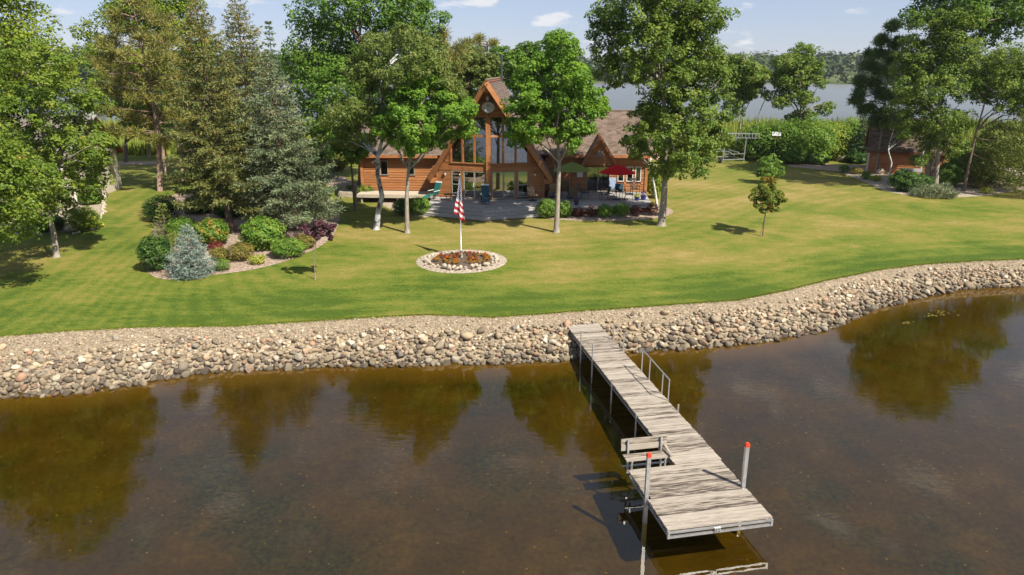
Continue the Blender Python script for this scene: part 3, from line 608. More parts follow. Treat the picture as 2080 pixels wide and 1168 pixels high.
def pine(name, label, base, trunk, tips, leaf='needle_pine', bark='bark_pine', seed=1, tuft=.42, per=46, r0=.17, group='conifers', dead=(), subs=9):
    """tips: (x,y,z,r) foliage masses; each carries several needle tufts on bare branches"""
    rng = np.random.default_rng(seed); base = np.array(base, float); root = thing(name, label, 'tree', base, 0, group)
    mb = MB(); tp = [np.array(p, float) - base for p in trunk]; tp[0] = tp[0] - np.array([0, 0, .15])
    mb.tube(tp, list(r0 * (1 - .8 * np.linspace(0, 1, len(tp)))), 8)
    PP, DD, TT = [], [], []
    for (x, y, z, r) in tips:
        c = np.array([x, y, z]) - base; dist = np.linalg.norm(c[:2]); h = np.clip(c[2] - .1 * dist, tp[0][2], tp[-1][2])
        zz = np.array([q[2] for q in tp]); a = np.array([np.interp(h, zz, [q[i] for q in tp]) for i in range(3)])
        pts = limb_pts(a, c, rng, .1); mb.tube(pts, list(np.linspace(.055, .015, len(pts))), 5, caps=False)
        for k in range(subs):
            q = c + unit(rng.normal(size=3)) * r * rng.uniform(.35, 1.0) * np.array([1, 1, .6]); mb.tube([c, q], [.012, .008], 4, caps=False)
            d = unit(rng.normal(size=(per, 3)) + np.array([0, 0, .45])); PP.append(np.repeat(q[None], per, 0) + d * .05 + rng.normal(size=(per, 3)) * tuft * .22); DD.append(d)
            TT.append(np.clip(.5 * rng.uniform() + .5 * rng.uniform(0, 1, per), 0, 1))
    for a_, b_ in dead:
        a_, b_ = np.array(a_) - base, np.array(b_) - base; pts = limb_pts(a_, b_, rng, .15); mb.tube(pts, list(np.linspace(.035, .008, len(pts))), 4)
        for k in range(3):
            p = pts[2 + k % 3]; mb.tube([p, p + rng.normal(size=3) * .35], [.012, .004], 3)
    V, Q = needle_quads(np.concatenate(PP), np.concatenate(DD), tuft, .055, rng)
    mb.build('trunk', bark, root, smooth=True); link('crown', np_mesh('crown', V, Q, leaf, np.concatenate(TT)), root)
    return root
def shrub(name, label, px, py, w, h, leaf, seed=1, n=2600, size=.1, Y=None, group='shrubs in the planting beds', flat=.8, cat='shrub', lob=7, dome=True, needle=False):
    """px,py: foot in the photograph; w,h in metres"""
    rng = np.random.default_rng(seed); b = ground(px, py) if Y is None else under(px, Y)
    root = thing(name, label, cat, b, 0, group)
    lo = [(0, 0, h * .45, min(w, h * 1.1) * .40)]
    for k in range(lob):
        a = 2 * math.pi * k / lob + rng.uniform(-.3, .3); rr = w * rng.uniform(.18, .28)
        lo.append((math.cos(a) * (w / 2 - rr), math.sin(a) * (w / 2 - rr), rng.uniform(.3, .68) * h, rr))
    lo.append((rng.uniform(-.1, .1) * w, rng.uniform(-.1, .1) * w, h - w * .2 if h > w * .5 else h * .6, w * .22))
    P, Nn, tint, C, Rc = crown_points(lo, rng, n // 2, (.4, .08, .35), flat)
    k = n - n // 2; d = unit(rng.normal(size=(k, 3)) * np.array([1, 1, .8]) + np.array([0, 0, .25])); ph = rng.uniform(0, 6.28, 4)
    bump = 1 + .09 * np.sin(d[:, 0] * 7 + ph[0]) * np.cos(d[:, 1] * 6 + ph[1]) + .07 * np.sin(d[:, 2] * 9 + ph[2] + d[:, 0] * 5)
    Q_ = d * np.array([w * .5, w * .5, h * .52]) * (bump * rng.uniform(.78, 1.03, k))[:, None] + np.array([0, 0, h * .48])
    P = np.concatenate([P, Q_]); Nn = np.concatenate([Nn, unit(d * .8 + np.array([0, 0, .5]) + rng.normal(size=(k, 3)) * .4)])
    tint = np.concatenate([tint, np.clip(.5 + .3 * np.sin(d[:, 0] * 8 + d[:, 2] * 7 + ph[3]) + rng.uniform(-.35, .35, k), 0, 1)])
    P[:, 2] = np.abs(P[:, 2]) * 1.0 + .02
    if needle: V, Q = needle_quads(P, unit(Nn + rng.normal(size=Nn.shape) * .4), size * 1.5, size * .4, rng)
    else: V, Q = leaf_quads(P, Nn, size, rng)
    mb = MB()
    for i in rng.permutation(len(C))[:9]: mb.tube([(rng.normal() * .05, rng.normal() * .05, -.05), C[i] * .5 + np.array([0, 0, .05]), C[i]], [.02, .014, .006], 4)
    mb.build('stems', 'bark_brown', root); link('foliage', np_mesh('foliage', V, Q, leaf, tint), root)
    return root

# ------------------------------------------------------------------ rock bank, pebbles
def stone_meshes(mat, n, seed, sub=2):
    import bmesh
    rng = np.random.default_rng(seed); res = []
    for k in range(n):
        bm = bmesh.new(); bmesh.ops.create_icosphere(bm, subdivisions=sub, radius=1.0)
        dirs = unit(rng.normal(size=(9, 3))); cut = rng.uniform(.5, .85, 9); sx = np.array([1, rng.uniform(.65, .95), rng.uniform(.6, .95)])
        for v in bm.verts:
            p = np.array(v.co)
            for d, c in zip(dirs, cut):
                e = p @ d
                if e > c: p = p - d * (e - c) * .95
            p = p * (1 + .05 * math.sin(p[0] * 5 + k) * math.cos(p[1] * 4 + k)) * sx; v.co = p
        me = bpy.data.meshes.new('stone'); bm.to_mesh(me); bm.free()
        me.polygons.foreach_set('use_smooth', np.full(len(me.polygons), k % 3 == 0 or sub > 2, bool)); me.materials.append(M[mat]); res.append(me)
    return res
def unit(a): return a / (np.linalg.norm(a, axis=-1, keepdims=True) + 1e-9)
def mesh_arrays(me):
    V = np.zeros(len(me.vertices) * 3, np.float32); me.vertices.foreach_get('co', V)
    Fv = np.zeros(len(me.loops), np.int32); me.loops.foreach_get('vertex_index', Fv)
    return V.reshape(-1, 3), Fv.reshape(-1, 3)
def rot(ax, ay, az):
    from mathutils import Euler
    return np.array(Euler((ax, ay, az)).to_matrix())
def rock_bank():
    rng = np.random.default_rng(21); shapes = stone_meshes('stone', 14, 3)
    arr = [mesh_arrays(m) for m in shapes]
    spots = []; cells = {}
    x0, x1 = -27.0, 36.0
    tries = 30000
    for _ in range(tries):
        x = rng.uniform(x0, x1); t = rng.uniform(-.10, .80) ; 
        top = .64 + .08 * math.sin(x * .8) + .05 * math.sin(x * 2.3 + 1)
        if t > top and rng.uniform() > .02: continue
        f = min(1, max(0, t) / .66)
        r = (.08 + .155 * rng.uniform() ** 1.3) * (1.1 - .45 * f) * (1.55 if rng.uniform() < .07 else 1)
        w, e = float(y_water(x)), float(y_edge(x)); y = w + (e - w) * t
        c = (int(x / .5), int(y / .5)); ok = True
        for i in (-1, 0, 1):
            for j in (-1, 0, 1):
                for (a, b_, rr) in cells.get((c[0] + i, c[1] + j), ()):
                    if (a - x) ** 2 + (b_ - y) ** 2 < (.60 * (rr + r)) ** 2: ok = False; break
        if not ok: continue
        cells.setdefault(c, []).append((x, y, r)); z = float(z_ground(x, y)) + r * rng.uniform(.15, .6)
        if t < -.02: z = min(z, r * .2)
        spots.append((x, y, z, r))
    # the 300 that show largest are separate stones; the rest of the bank is one mass
    spots.sort(key=lambda s: -s[3] / math.hypot(s[1], 11) if abs(s[0]) < .72 * s[1] else 0)
    VV, QQ, TT, n = [], [], [], 0
    for i, (x, y, z, r) in enumerate(spots):
        k = int(rng.integers(len(shapes))); e = (rng.uniform(-.5, .5), rng.uniform(-.5, .5), rng.uniform(0, 6.28))
        if i < 300:
            o = link('stone', shapes[k], bank_ob); o.location = (x, y, z); o.rotation_euler = e; o.scale = (r * 1.12, r * 1.12, r)
        else:
            V, Fv = arr[k]; V = (V * np.array([r * 1.12, r * 1.12, r])) @ rot(*e).T + np.array([x, y, z])
            VV.append(V); QQ.append(Fv + n); n += len(V); TT.append(np.full(len(Fv), rng.uniform()))
    o = link('stones', np_mesh('stones', np.concatenate(VV), np.concatenate(QQ), 'stone_many', np.concatenate(TT), smooth=False), bank_ob); tag(o, kind='stuff')
    # pebbles of the gravel band
    pv, pf = arr[0]; pv = unit(np.array([(1, 0, 0), (-1, 0, 0), (0, 1, 0), (0, -1, 0), (0, 0, 1), (0, 0, -1)], float)); pf = np.array([(0, 2, 4), (2, 1, 4), (1, 3, 4), (3, 0, 4)])
    m = 34000; x = rng.uniform(x0, x1, m); t = 1 - .66 * rng.uniform(0, 1, m) ** 1.2; w, e = y_water(x), y_edge(x); y = w + (e - w) * t; z = z_ground(x, y)
    r = rng.uniform(.014, .038, m) * np.where(rng.uniform(0, 1, m) < .06, 1.7, 1)
    S_ = np.stack([r * rng.uniform(.8, 1.3, m), r * rng.uniform(.8, 1.3, m), r * .7], 1)
    V = pv[None] * S_[:, None, :]; a = rng.uniform(0, 6.28, m); ca, sa = np.cos(a)[:, None], np.sin(a)[:, None]
    V = np.stack([V[..., 0] * ca - V[..., 1] * sa, V[..., 0] * sa + V[..., 1] * ca, V[..., 2] + .35 * V[..., 0]], -1) + np.stack([x, y, z + r * .25], 1)[:, None]
    Q = pf[None] + (np.arange(m) * 6)[:, None, None]
    o = link('pebbles', np_mesh('pebbles', V.reshape(-1, 3), Q.reshape(-1, 3), 'stone_many', np.repeat(rng.uniform(0.1, 1, m), 4), smooth=True), bank_ob); tag(o, kind='stuff')
    return shapes
STONES = rock_bank()
# ragged grass fringe hanging over the gravel
def fringe():
    rng = np.random.default_rng(4); n = 26000; x = rng.uniform(-28, 36, n); y = y_edge(x) + rng.normal(size=n) * .05 + .03; z = z_ground(x, y)
    a = rng.uniform(0, 6.28, n); w, h = .012, rng.uniform(.04, .11, n); lx, ly = rng.normal(size=n) * .03, -rng.uniform(0, .06, n)
    V = np.stack([np.stack([x - w * np.cos(a), y - w * np.sin(a), z - .01], 1), np.stack([x + w * np.cos(a), y + w * np.sin(a), z - .01], 1), np.stack([x + lx, y + ly, z + h], 1)], 1).reshape(-1, 3)
    tag(link('grass', np_mesh('grass', V, np.arange(3 * n).reshape(n, 3), 'grass_blade', rng.uniform(0, 1, n))), 'ragged green grass fringe along the gravel bank', 'grass', kind='stuff')
leaf_mat('grass_blade', [(.06, .11, .012), (.10, .155, .018), (.17, .19, .03)], .25)
fringe()

# ------------------------------------------------------------------ dock
DA = R(11); DOCK = (3.80, 14.88, 0.0); DZ = .77
def dw(u, v, z): return (DOCK[0] + u * math.cos(DA) - v * math.sin(DA), DOCK[1] + u * math.sin(DA) + v * math.cos(DA), z)
dock = thing('dock', 'weathered pale plank dock on aluminium frame running out from the rocks', 'dock', DOCK, DA)
rd = random.Random(6)
me_main = MB().box((0, 0, 0), (1.42, .131, .036)).mesh('plank', 'dock_wood'); me_wide = MB().box((0, 0, 0), (2.78, .131, .036)).mesh('plank', 'dock_wood'); me_notch = MB().box((0, 0, 0), (2.56, .131, .036)).mesh('plank', 'dock_wood')
v = .075
while v < 15.5:
    plat = v < 2.8; notch = 1.30 < v < 1.48
    o = link('plank', me_notch if notch else me_wide if plat else me_main, dock)
    o.location = ((1.38 if plat else 2.10) + rd.uniform(-.012, .012), v, DZ - .018 + rd.uniform(-.007, .007)); o.rotation_euler = (rd.uniform(-.006, .006), rd.uniform(-.003, .003), rd.uniform(-.004, .004) + (math.pi if rd.random() < .5 else 0))
    v += .147 if abs(v - 2.8) > .08 else .16
def truss(u, v0, v1, name='side_frame'):
    m = MB(); zt, zb = DZ - .065, DZ - .20; m.bar((u, v0, zt), (u, v1, zt), .04, .04); m.bar((u, v0, zb), (u, v1, zb), .04, .04)
    n = max(1, int(abs(v1 - v0) / .42))
    for i in range(n):
        a = v0 + (v1 - v0) * i / n; b = v0 + (v1 - v0) * (i + 1) / n; c = (a + b) / 2; m.bar((u, a, zb), (u, c, zt), .018, .018); m.bar((u, c, zt), (u, b, zb), .018, .018)
    return m.build(name, 'aluminium', dock)
truss(.03, .05, 2.78); truss(2.73, .05, 2.78); truss(1.43, 2.8, 15.4); truss(2.77, 2.8, 15.4)
m = MB(); m.bar((.0, -.012, DZ - .075), (2.76, -.012, DZ - .075), .05, .05); m.bar((.0, -.012, DZ - .205), (2.76, -.012, DZ - .205), .05, .055)
for u in (.01, 2.75): m.bar((u, -.014, DZ - .04), (u, -.014, DZ - .23), .06, .06)
m.build('end_rail', 'aluminium', dock)
m = MB(); m.box((1.28, -.05, DZ - .14), (.16, .02, .13)); m.build('bracket', 'aluminium', dock)
m = MB()
for du in (-.04, .04):
    for dz in (-.03, .03): m.box((1.28 + du, -.063, DZ - .14 + dz), (.025, .01, .025))
m.build('bolts', 'dark_plastic', dock)
for u, v, zt in ((1.36, 5.84, .80), (2.83, 5.91, 1.0), (1.36, 10.64, 1.42), (1.36, 12.2, 1.32), (2.84, 11.28, 1.42), (2.84, 12.48, 1.35), (1.36, 8.3, .74), (2.84, 4.3, .74)):
    x, y, _ = dw(u, v, 0); zb = float(z_ground(x, y)) - .1; MB().tube([(u, v, zb), (u, v, zt)], .028, 8).build('leg_pipe', 'aluminium', dock)
for u, v in ((-.02, 1.4), (2.72, 1.4)):
    x, y, _ = dw(u, v, 0); zb = float(z_ground(x, y)) - .1
    p = MB().box((u, v, (zb + 2.0) / 2), (.10, .085, 2.0 - zb)).build('corner_post', 'aluminium', dock)
    c = MB(); c.box((u, v, 2.02), (.112, .098, .085)); c.box((u, v, 2.07), (.08, .07, .03)); c.build('cap', 'red_cap', p)
h = MB(); pv = [(9.15, 1.62), (8.4, 1.62), (7.22, 1.55), (6.67, 1.52)]
for v, z in pv: h.tube([(2.80, v, DZ - .2), (2.80, v, z)], .022, 6)
h.tube([(2.80, pv[0][0] + .05, 1.64), (2.80, pv[-1][0] - .03, 1.54)], .024, 6); h.build('handrail', 'aluminium', dock)
bench = thing('dock_bench', 'weathered two-board bench fixed beside the dock platform', 'bench', dw(.65, 3.1, DZ - .1), DA)
zb = .1 + .20
for k, dv in enumerate((-.12, .06)):
    o = MB().box((0, 0, 0), (1.36, .165, .04)).build('seat_board', 'dock_wood', bench); o.location = (0, dv, zb)
for k, dz in enumerate((.16, .34)):
    o = MB().box((0, 0, 0), (1.38, .04, .17)).build('back_board', 'dock_wood', bench); o.location = (0, .26 + .03 * k, zb + dz)
for su in (-.5, .5):
    MB().bar((su, -.14, -.25), (su, -.14, zb), .05, .05).build('leg', 'aluminium', bench)
    f = MB(); f.bar((su, .16, -.25), (su, .22, zb + .42), .05, .05); f.bar((su, -.2, zb - .03), (su, .2, zb - .03), .04, .04); f.build('back_leg', 'aluminium', bench)
a = MB(); a.box((.62, -.02, zb + .12), (.07, .5, .03), rx=.15); a.build('arm_rest', 'dock_wood', bench)
m = MB(); m.bar((0, 3.3, DZ - .2), (1.4, 3.3, DZ - .2), .04, .04); m.bar((0, 2.95, DZ - .2), (1.4, 2.95, DZ - .2), .04, .04); m.build('bench_frame', 'aluminium', dock)

# lily leaves floating in the right bay
for i, (px, py) in enumerate([(1845, 655), (1905, 632), (1890, 640), (1920, 636)]):
    rng = np.random.default_rng(i); c = at_z(px, py, .012); m = MB()
    for k in range(9):
        x, y = rng.normal() * .22, rng.normal() * .12; r = rng.uniform(.03, .07); a0 = rng.uniform(0, 6.28)
        m.add([(x, y, 0)] + [(x + r * math.cos(a0 + t), y + r * math.sin(a0 + t), rng.uniform(0, .012)) for t in np.linspace(.25, 6.0, 9)], [(0, j, j + 1) for j in range(1, 9)], rng.uniform())
    o = m.build('water_lily', 'leaf_olive'); o.location = c
    tag(o, ['lone patch of lily leaves nearer the middle of the bay', 'lily leaves farthest out toward the shore rocks', 'small lily patch left in the cluster of three', 'lily leaves at the right of the cluster of three'][i], 'water lily', 'lily leaves in the right bay')

# ------------------------------------------------------------------ flagpole and flower bed
FB = np.array([-2.80, 38.35]); fz = float(z_ground(*FB))
bed_c = thing('flower_bed', 'oval flower bed ringed with pale stones around the flagpole', 'flower bed', (FB[0], FB[1], fz))
def ell(a, b_, n=40): return [(a * math.cos(2 * math.pi * k / n), b_ * math.sin(2 * math.pi * k / n)) for k in range(n)]
def mound(a, b_, lift, name, mat):
    V = [(0, 0, lift)] + [(x, y, float(z_ground(FB[0] + x, FB[1] + y)) - fz + (lift if r < 1 else .004)) for r in (.5, .93, 1.0) for x, y in ell(a * r, b_ * r)]
    n = 40; Fs = [(0, 1 + k, 1 + (k + 1) % n) for k in range(n)] + [(1 + i * n + k, 1 + (i + 1) * n + k, 1 + (i + 1) * n + (k + 1) % n, 1 + i * n + (k + 1) % n) for i in range(2) for k in range(n)]
    MB().add(V, Fs).build(name, mat, bed_c, True)
mound(2.52, 2.2, .035, 'gravel_ring', 'pale_rock_bed'); mound(1.75, 1.45, .09, 'soil_mound', 'soil')
rng = np.random.default_rng(9)
pale = stone_meshes('limestone', 6, 8)
for k in range(64):
    if k < 40: a = 2 * math.pi * k / 40 + rng.normal() * .03; ra, rb_ = 1.95 + rng.normal() * .05, 1.66 + rng.normal() * .05; r = rng.uniform(.09, .21)
    else: a = rng.uniform(0, 6.28); q = rng.uniform(.98, 1.1); ra, rb_ = 2.15 * q, 1.86 * q; r = rng.uniform(.06, .11)
    o = link('stone', pale[k % 6], bed_c); o.location = (ra * math.cos(a), rb_ * math.sin(a), .05 + r * .35); o.scale = (r, r, r * .95); o.rotation_euler = (rng.uniform(-.4, .4), rng.uniform(-.4, .4), rng.uniform(0, 6.28))
# marigolds: separate low plants
def flower_mesh(k):
    rng = np.random.default_rng(200 + k); n = 60; d = unit(rng.normal(size=(n, 3)) + np.array([0, 0, .6])); P = d * np.array([.11, .11, .10]) * rng.uniform(.5, 1, (n, 1)) + np.array([0, 0, .10])
    t = np.where(rng.uniform(0, 1, n) < .5, rng.uniform(.84, 1, n), (rng.uniform(0, .42, n) if k % 2 else rng.uniform(.5, .8, n)))
    P[:, 2] += np.where(t < .81, .03, 0); V, Q = leaf_quads(P * .8, unit(d + np.array([0, 0, .6])), .06, rng); return np_mesh('marigold', V, Q, 'petal', t)

# ------------------------------------------------------------------ the house
HA = R(-3.5); HO = np.array([-1.72, 52.60]); FL = 2.2
def hw(x, y, z=FL): return (HO[0] + x * math.cos(HA) - y * math.sin(HA), HO[1] + x * math.sin(HA) + y * math.cos(HA), z)
house = thing('a_frame_house', 'cedar A-frame lake house with glazed prow front and low side wings', 'house', (HO[0], HO[1], 0), HA)
def shingles(parent, P, name='shingles', mat='shingle', exp_=.16, tab=.32, seed=1):
    """P(u,v) -> point on the roof slope, u along the eave 0..1, v from eave 0 to ridge 1; lays lapped tabs as real geometry"""
    rng = np.random.default_rng(seed); a, b, c, d = [np.array(P(*q)) for q in ((0, 0), (1, 0), (0, 1), (1, 1))]
    Lv = np.linalg.norm((c + d - a - b) / 2); nv = int(Lv / exp_); nrm = np.cross(b - a, c - a); nrm = nrm / np.linalg.norm(nrm)
    if nrm[2] < 0: nrm = -nrm
    V, Q, T = [], [], []
    for i in range(nv):
        v0, v1 = i / nv, min(1, (i + 1.25) / nv); A0, B0, A1, B1 = np.array(P(0, v0)), np.array(P(1, v0)), np.array(P(0, v1)), np.array(P(1, v1))
        nu = max(1, int(np.linalg.norm(B0 - A0) / tab)); off = rng.uniform(0, .5) / nu
        cuts = [0] + [min(1, max(0, (k / nu) + off)) for k in range(nu)] + [1]
        row = rng.uniform(-.08, .08)
        for k in range(len(cuts) - 1):
            u0, u1 = cuts[k], cuts[k + 1]
            if u1 - u0 < 1e-4: continue
            h = .022 + rng.uniform(0, .012); n = len(V)
            p0, p1, q0, q1 = A0 + (B0 - A0) * u0, A0 + (B0 - A0) * (u1 - .004 / max(nu, 1)), A1 + (B1 - A1) * u0, A1 + (B1 - A1) * (u1 - .004 / max(nu, 1))
            V += [p0 + nrm * h, p1 + nrm * h, q1 + nrm * .003, q0 + nrm * .003, p0, p1]; Q += [(n, n + 1, n + 2, n + 3), (n + 4, n + 5, n + 1, n)]
            t = np.clip(rng.beta(2.2, 2.2) + row, 0, 1); T += [t, t]
    o = link(name, np_mesh(name, V, Q, mat, T), parent); tag(o, kind='stuff'); return o
def slope(parent, a, b, c, d, thick=.2, name='roof', mat='cedar_dark', shmat='shingle', seed=1, under_=True):
    """roof slab with corners a,b (eave) c,d (ridge, c above a) plus its shingles"""
    a, b, c, d = [np.array(q, float) for q in (a, b, c, d)]; n = np.cross(b - a, c - a); n /= np.linalg.norm(n)
    if n[2] < 0: n = -n
    m = MB(); m.add([a, b, d, c, a - n * thick, b - n * thick, d - n * thick, c - n * thick], [(0, 1, 2, 3), (7, 6, 5, 4), (0, 4, 5, 1), (1, 5, 6, 2), (2, 6, 7, 3), (3, 7, 4, 0)])
    o = m.build(name, mat, parent)
    shingles(o, lambda u, v: (a + (b - a) * u) * (1 - v) + (c + (d - c) * u) * v + n * .004, seed=seed, mat=shmat); return o
def board_mesh(L_, h, mat='cedar', t0=.01, t1=.05):
    """one lap-siding board, thicker at its lower edge, facing -y"""
    m = MB(); x = L_ / 2
    m.add([(-x, 0, 0), (x, 0, 0), (x, 0, h), (-x, 0, h), (-x, -t1, -.006), (x, -t1, -.006), (x, -t0, h), (-x, -t0, h)], [(4, 5, 6, 7), (0, 4, 7, 3), (1, 2, 6, 5), (0, 1, 5, 4), (3, 7, 6, 2), (0, 3, 2, 1)]); return m.mesh('siding_board', mat)
def siding(parent, x0, x1, y, z0, z1, openings=(), h=.2, lim=None, mat='cedar'):
    z = z0
    while z < z1 - .03:
        hh = min(h, z1 - z); segs = [(x0, x1)]
        if lim: segs = [lim(z + hh)]
        for (a, b, c, d) in openings:
            if z + hh > c + .01 and z < d - .01:
                segs = [s for (p, q) in segs for s in ((p, min(q, a)), (max(p, b), q)) if s[1] - s[0] > .03]
        for p, q in segs:
            if q - p < .04: continue
            o = link('siding_board', board_mesh(q - p, hh, mat), parent); o.location = ((p + q) / 2, y, z)
        z += h
def wall_core(parent, x0, x1, y0, y1, z0, z1, openings=(), mat='cedar_dark', name='wall'):
    m = MB(); xs = sorted({x0, x1, *[a for a, *_ in openings], *[b for _, b, *_ in openings]})
    for a, b in zip(xs, xs[1:]):
        hs = sorted([(c, d) for (p, q, c, d) in openings if p <= a + 1e-6 and q >= b - 1e-6]); z = z0
        for c, d in hs:
            if c - z > .01: m.bb(a, b, y0, y1, z, c)
            z = d
        if z1 - z > .01: m.bb(a, b, y0, y1, z, z1)
    return m.build(name, mat, parent)
def window(parent, x0, x1, y, z0, z1, name='window', fr='frame_tan', glass='glass', f=.055, bars=()):
    m = MB(); m.bb(x0, x1, y - .05, y + .05, z0, z0 + f); m.bb(x0, x1, y - .05, y + .05, z1 - f, z1); m.bb(x0, x0 + f, y - .05, y + .05, z0 + f, z1 - f); m.bb(x1 - f, x1, y - .05, y + .05, z0 + f, z1 - f)
    for b in bars: m.bb(b - f / 2, b + f / 2, y - .045, y + .045, z0 + f, z1 - f)
    o = m.build(name, fr, parent); cuts = [x0 + f, *bars, x1 - f]
    for i, (a, b) in enumerate(zip(cuts, cuts[1:])):
        MB().bb(a + (f / 2 if i else 0), b - (f / 2 if i < len(cuts) - 2 else 0), y - .008, y + .008, z0 + f, z1 - f).build('pane', glass, o)
    return o
# --- A-frame: prow front, each half swings back 0.3 m per metre
AP, EX, EZ, SL = 10.75, 4.6, 3.70, (10.75 - 3.70) / 4.6
KK = .3; nl = math.hypot(1, KK)
def rz_under(s): return AP - .30 - s * SL
def half(side, poly, o0, o1):
    m = MB(); n = len(poly); nx, ny = side * KK / nl, -1 / nl
    V = [(side * s + nx * o, KK * s + ny * o, z) for o in (o0, o1) for s, z in poly]
    return m.add(V, [tuple(range(n)), tuple(range(2 * n - 1, n - 1, -1))] + [(i, i + n, (i + 1) % n + n, (i + 1) % n) for i in range(n)])
for side, nm in ((-1, 1), (1, 2)):
    ef, eb, af, ab = (side * EX, 1.0, EZ), (side * EX, 12, EZ), (0, -1.2, AP), (0, 12, AP)
    r = slope(house, ef, eb, af, ab, .22, seed=40 + nm)
    # barge boards along the raked edge, stepped in two layers
    d = np.array(af) - np.array(ef)
    m = MB(); m.bar(np.array(ef) + np.array([0, -.05, -.16]), np.array(af) + np.array([0, -.05, -.16]), .06, .34); m.build('barge_board', 'cedar_trim', r)
    m = MB(); m.bar(np.array(ef) + np.array([0, .14, -.30]), np.array(af) + np.array([0, .14, -.30]), .28, .20); m.build('rake_soffit', 'cedar_trim', r)
    m = MB(); m.bb(min(side * 4.05, side * 4.55), max(side * 4.05, side * 4.55), .98, 1.5, EZ - .42, EZ - .05); m.build('eave_block', 'cedar_trim', r)
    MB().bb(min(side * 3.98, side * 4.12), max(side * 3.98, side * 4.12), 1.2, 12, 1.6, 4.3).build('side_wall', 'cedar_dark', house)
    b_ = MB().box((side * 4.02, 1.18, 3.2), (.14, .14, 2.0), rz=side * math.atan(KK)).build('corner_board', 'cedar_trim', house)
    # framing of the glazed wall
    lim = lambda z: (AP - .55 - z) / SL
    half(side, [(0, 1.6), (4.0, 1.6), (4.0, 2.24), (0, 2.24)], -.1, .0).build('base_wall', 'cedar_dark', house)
    half(side, [(.12, 4.27), (3.98, 4.27), (3.86, 4.52), (.12, 4.52)], -.06, .05).build('beam', 'cedar_trim', house)
    half(side, [(.12, 4.525), (lim(4.525), 4.525), (lim(4.8), 4.8), (.12, 4.8)], -.06, .02).build('beam', 'cedar', house)
    half(side, [(.12, 4.80), (2.95, 4.80), (2.95, 4.87), (.12, 4.87)], -.06, .09).build('sill', 'cedar_trim', house)
    half(side, [(.12, 6.76), (lim(6.9), 6.76), (lim(6.9), 6.9), (.12, 6.9)], -.06, .07).build('transom', 'cedar_trim', house)
    half(side, [(.12, 8.18), (lim(8.34), 8.18), (lim(8.34), 8.34), (.12, 8.34)], -.06, .06).build('transom', 'cedar_trim', house)
    for s0, s1, z0, z1 in ((.98, 1.12, 4.87, 6.76), (1.88, 2.02, 4.87, 6.76), (2.80, 2.94, 4.87, 5.9), (.98, 1.12, 6.9, 8.18), (1.88, 2.0, 6.9, 7.2)):
        half(side, [(s0, z0), (s1, z0), (s1, min(z1, AP - .5 - s1 * SL)), (s0, min(z1, AP - .5 - s0 * SL))], -.06, .07).build('mullion', 'cedar_trim', house)
    half(side, [(.1, 8.34), (lim(8.34) + .12, 8.34), (.1, AP - .42)], -.08, .0).build('gable_panel', 'cedar_dark', house)
    z = 8.36
    while z < 10.0:
        q = half(side, [(.12, z), (max(.14, lim(z)), z), (max(.13, lim(z + .19)), z + .19), (.12, z + .19)], 0.002, .024).build('siding_board', 'cedar', house); z += .2
    # fixed panes of the upper rows, each set back in its frame
    G = 'coated_glass'; u_ = AP - .58
    for poly in ([(.2, 4.87), (.98, 4.87), (.98, 6.76), (.2, 6.76)], [(1.12, 4.87), (1.88, 4.87), (1.88, 6.76), (1.12, 6.76)], [(2.02, 4.87), (2.80, 4.87), (2.80, u_ - 2.8 * SL), ((u_ - 6.76) / SL, 6.76), (2.02, 6.76)],
                 [(.2, 6.9), (.98, 6.9), (.98, 8.18), (.2, 8.18)], [(1.12, 6.9), (1.88, 6.9), (1.88, u_ - 1.88 * SL), ((u_ - 8.18) / SL, 8.18), (1.12, 8.18)]):
        half(side, poly, -.012, .0).build('pane', G, house)
    # ground floor: slider of two panels and a fixed window
    for (s0, s1, nmx, mid) in ((.24, 1.92, 'sliding_door', 1.08), (2.10, 2.88, 'window', None)):
        z0, z1 = (2.24, 4.25) if mid else (2.32, 4.25); f = .06
        m = MB()
        for q in ([(s0, z0), (s1, z0), (s1, z0 + f), (s0, z0 + f)], [(s0, z1 - f), (s1, z1 - f), (s1, z1), (s0, z1)], [(s0, z0 + f), (s0 + f, z0 + f), (s0 + f, z1 - f), (s0, z1 - f)], [(s1 - f, z0 + f), (s1, z0 + f), (s1, z1 - f), (s1 - f, z1 - f)]) + (([(mid - .05, z0 + f), (mid + .05, z0 + f), (mid + .05, z1 - f), (mid - .05, z1 - f)],) if mid else ([(s0 + f, 3.2), (s1 - f, 3.2), (s1 - f, 3.25), (s0 + f, 3.25)],)):
            t_ = half(side, q, -.04, .04); m.add(t_.v, t_.f)
        w = m.build(nmx, 'frame_tan', house)
        for a, b in (((s0 + f, mid - .05), (mid + .05, s1 - f)) if mid else ((s0 + f, s1 - f),)): half(side, [(a, z0 + f), (b, z0 + f), (b, z1 - f), (a, z1 - f)], -.02, -.008).build('pane', G, w)
        if mid:
            hd = half(side, [(mid + .06, 3.1), (mid + .09, 3.1), (mid + .09, 3.4), (mid + .06, 3.4)], .045, .075); hd.build('handle', 'frame_white', w)
    half(side, [(1.92, 2.24), (2.10, 2.24), (2.10, 4.26), (1.92, 4.26)], -.06, .045).build('trim_board', 'cedar_trim', house)
    half(side, [(.12, 2.24), (.24, 2.24), (.24, 4.26), (.12, 4.26)], -.06, .045).build('trim_board', 'cedar_trim', house)
    half(side, [(2.88, 2.24), (4.0, 2.24), (4.0, 4.26), (2.88, 4.26)], -.08, 0).build('wall', 'cedar_dark', house)
    half(side, [(2.94, 4.8), (lim(4.8), 4.8), (2.94, AP - .5 - 2.94 * SL)], -.08, 0).build('wall', 'cedar_dark', house)
    z = 2.26
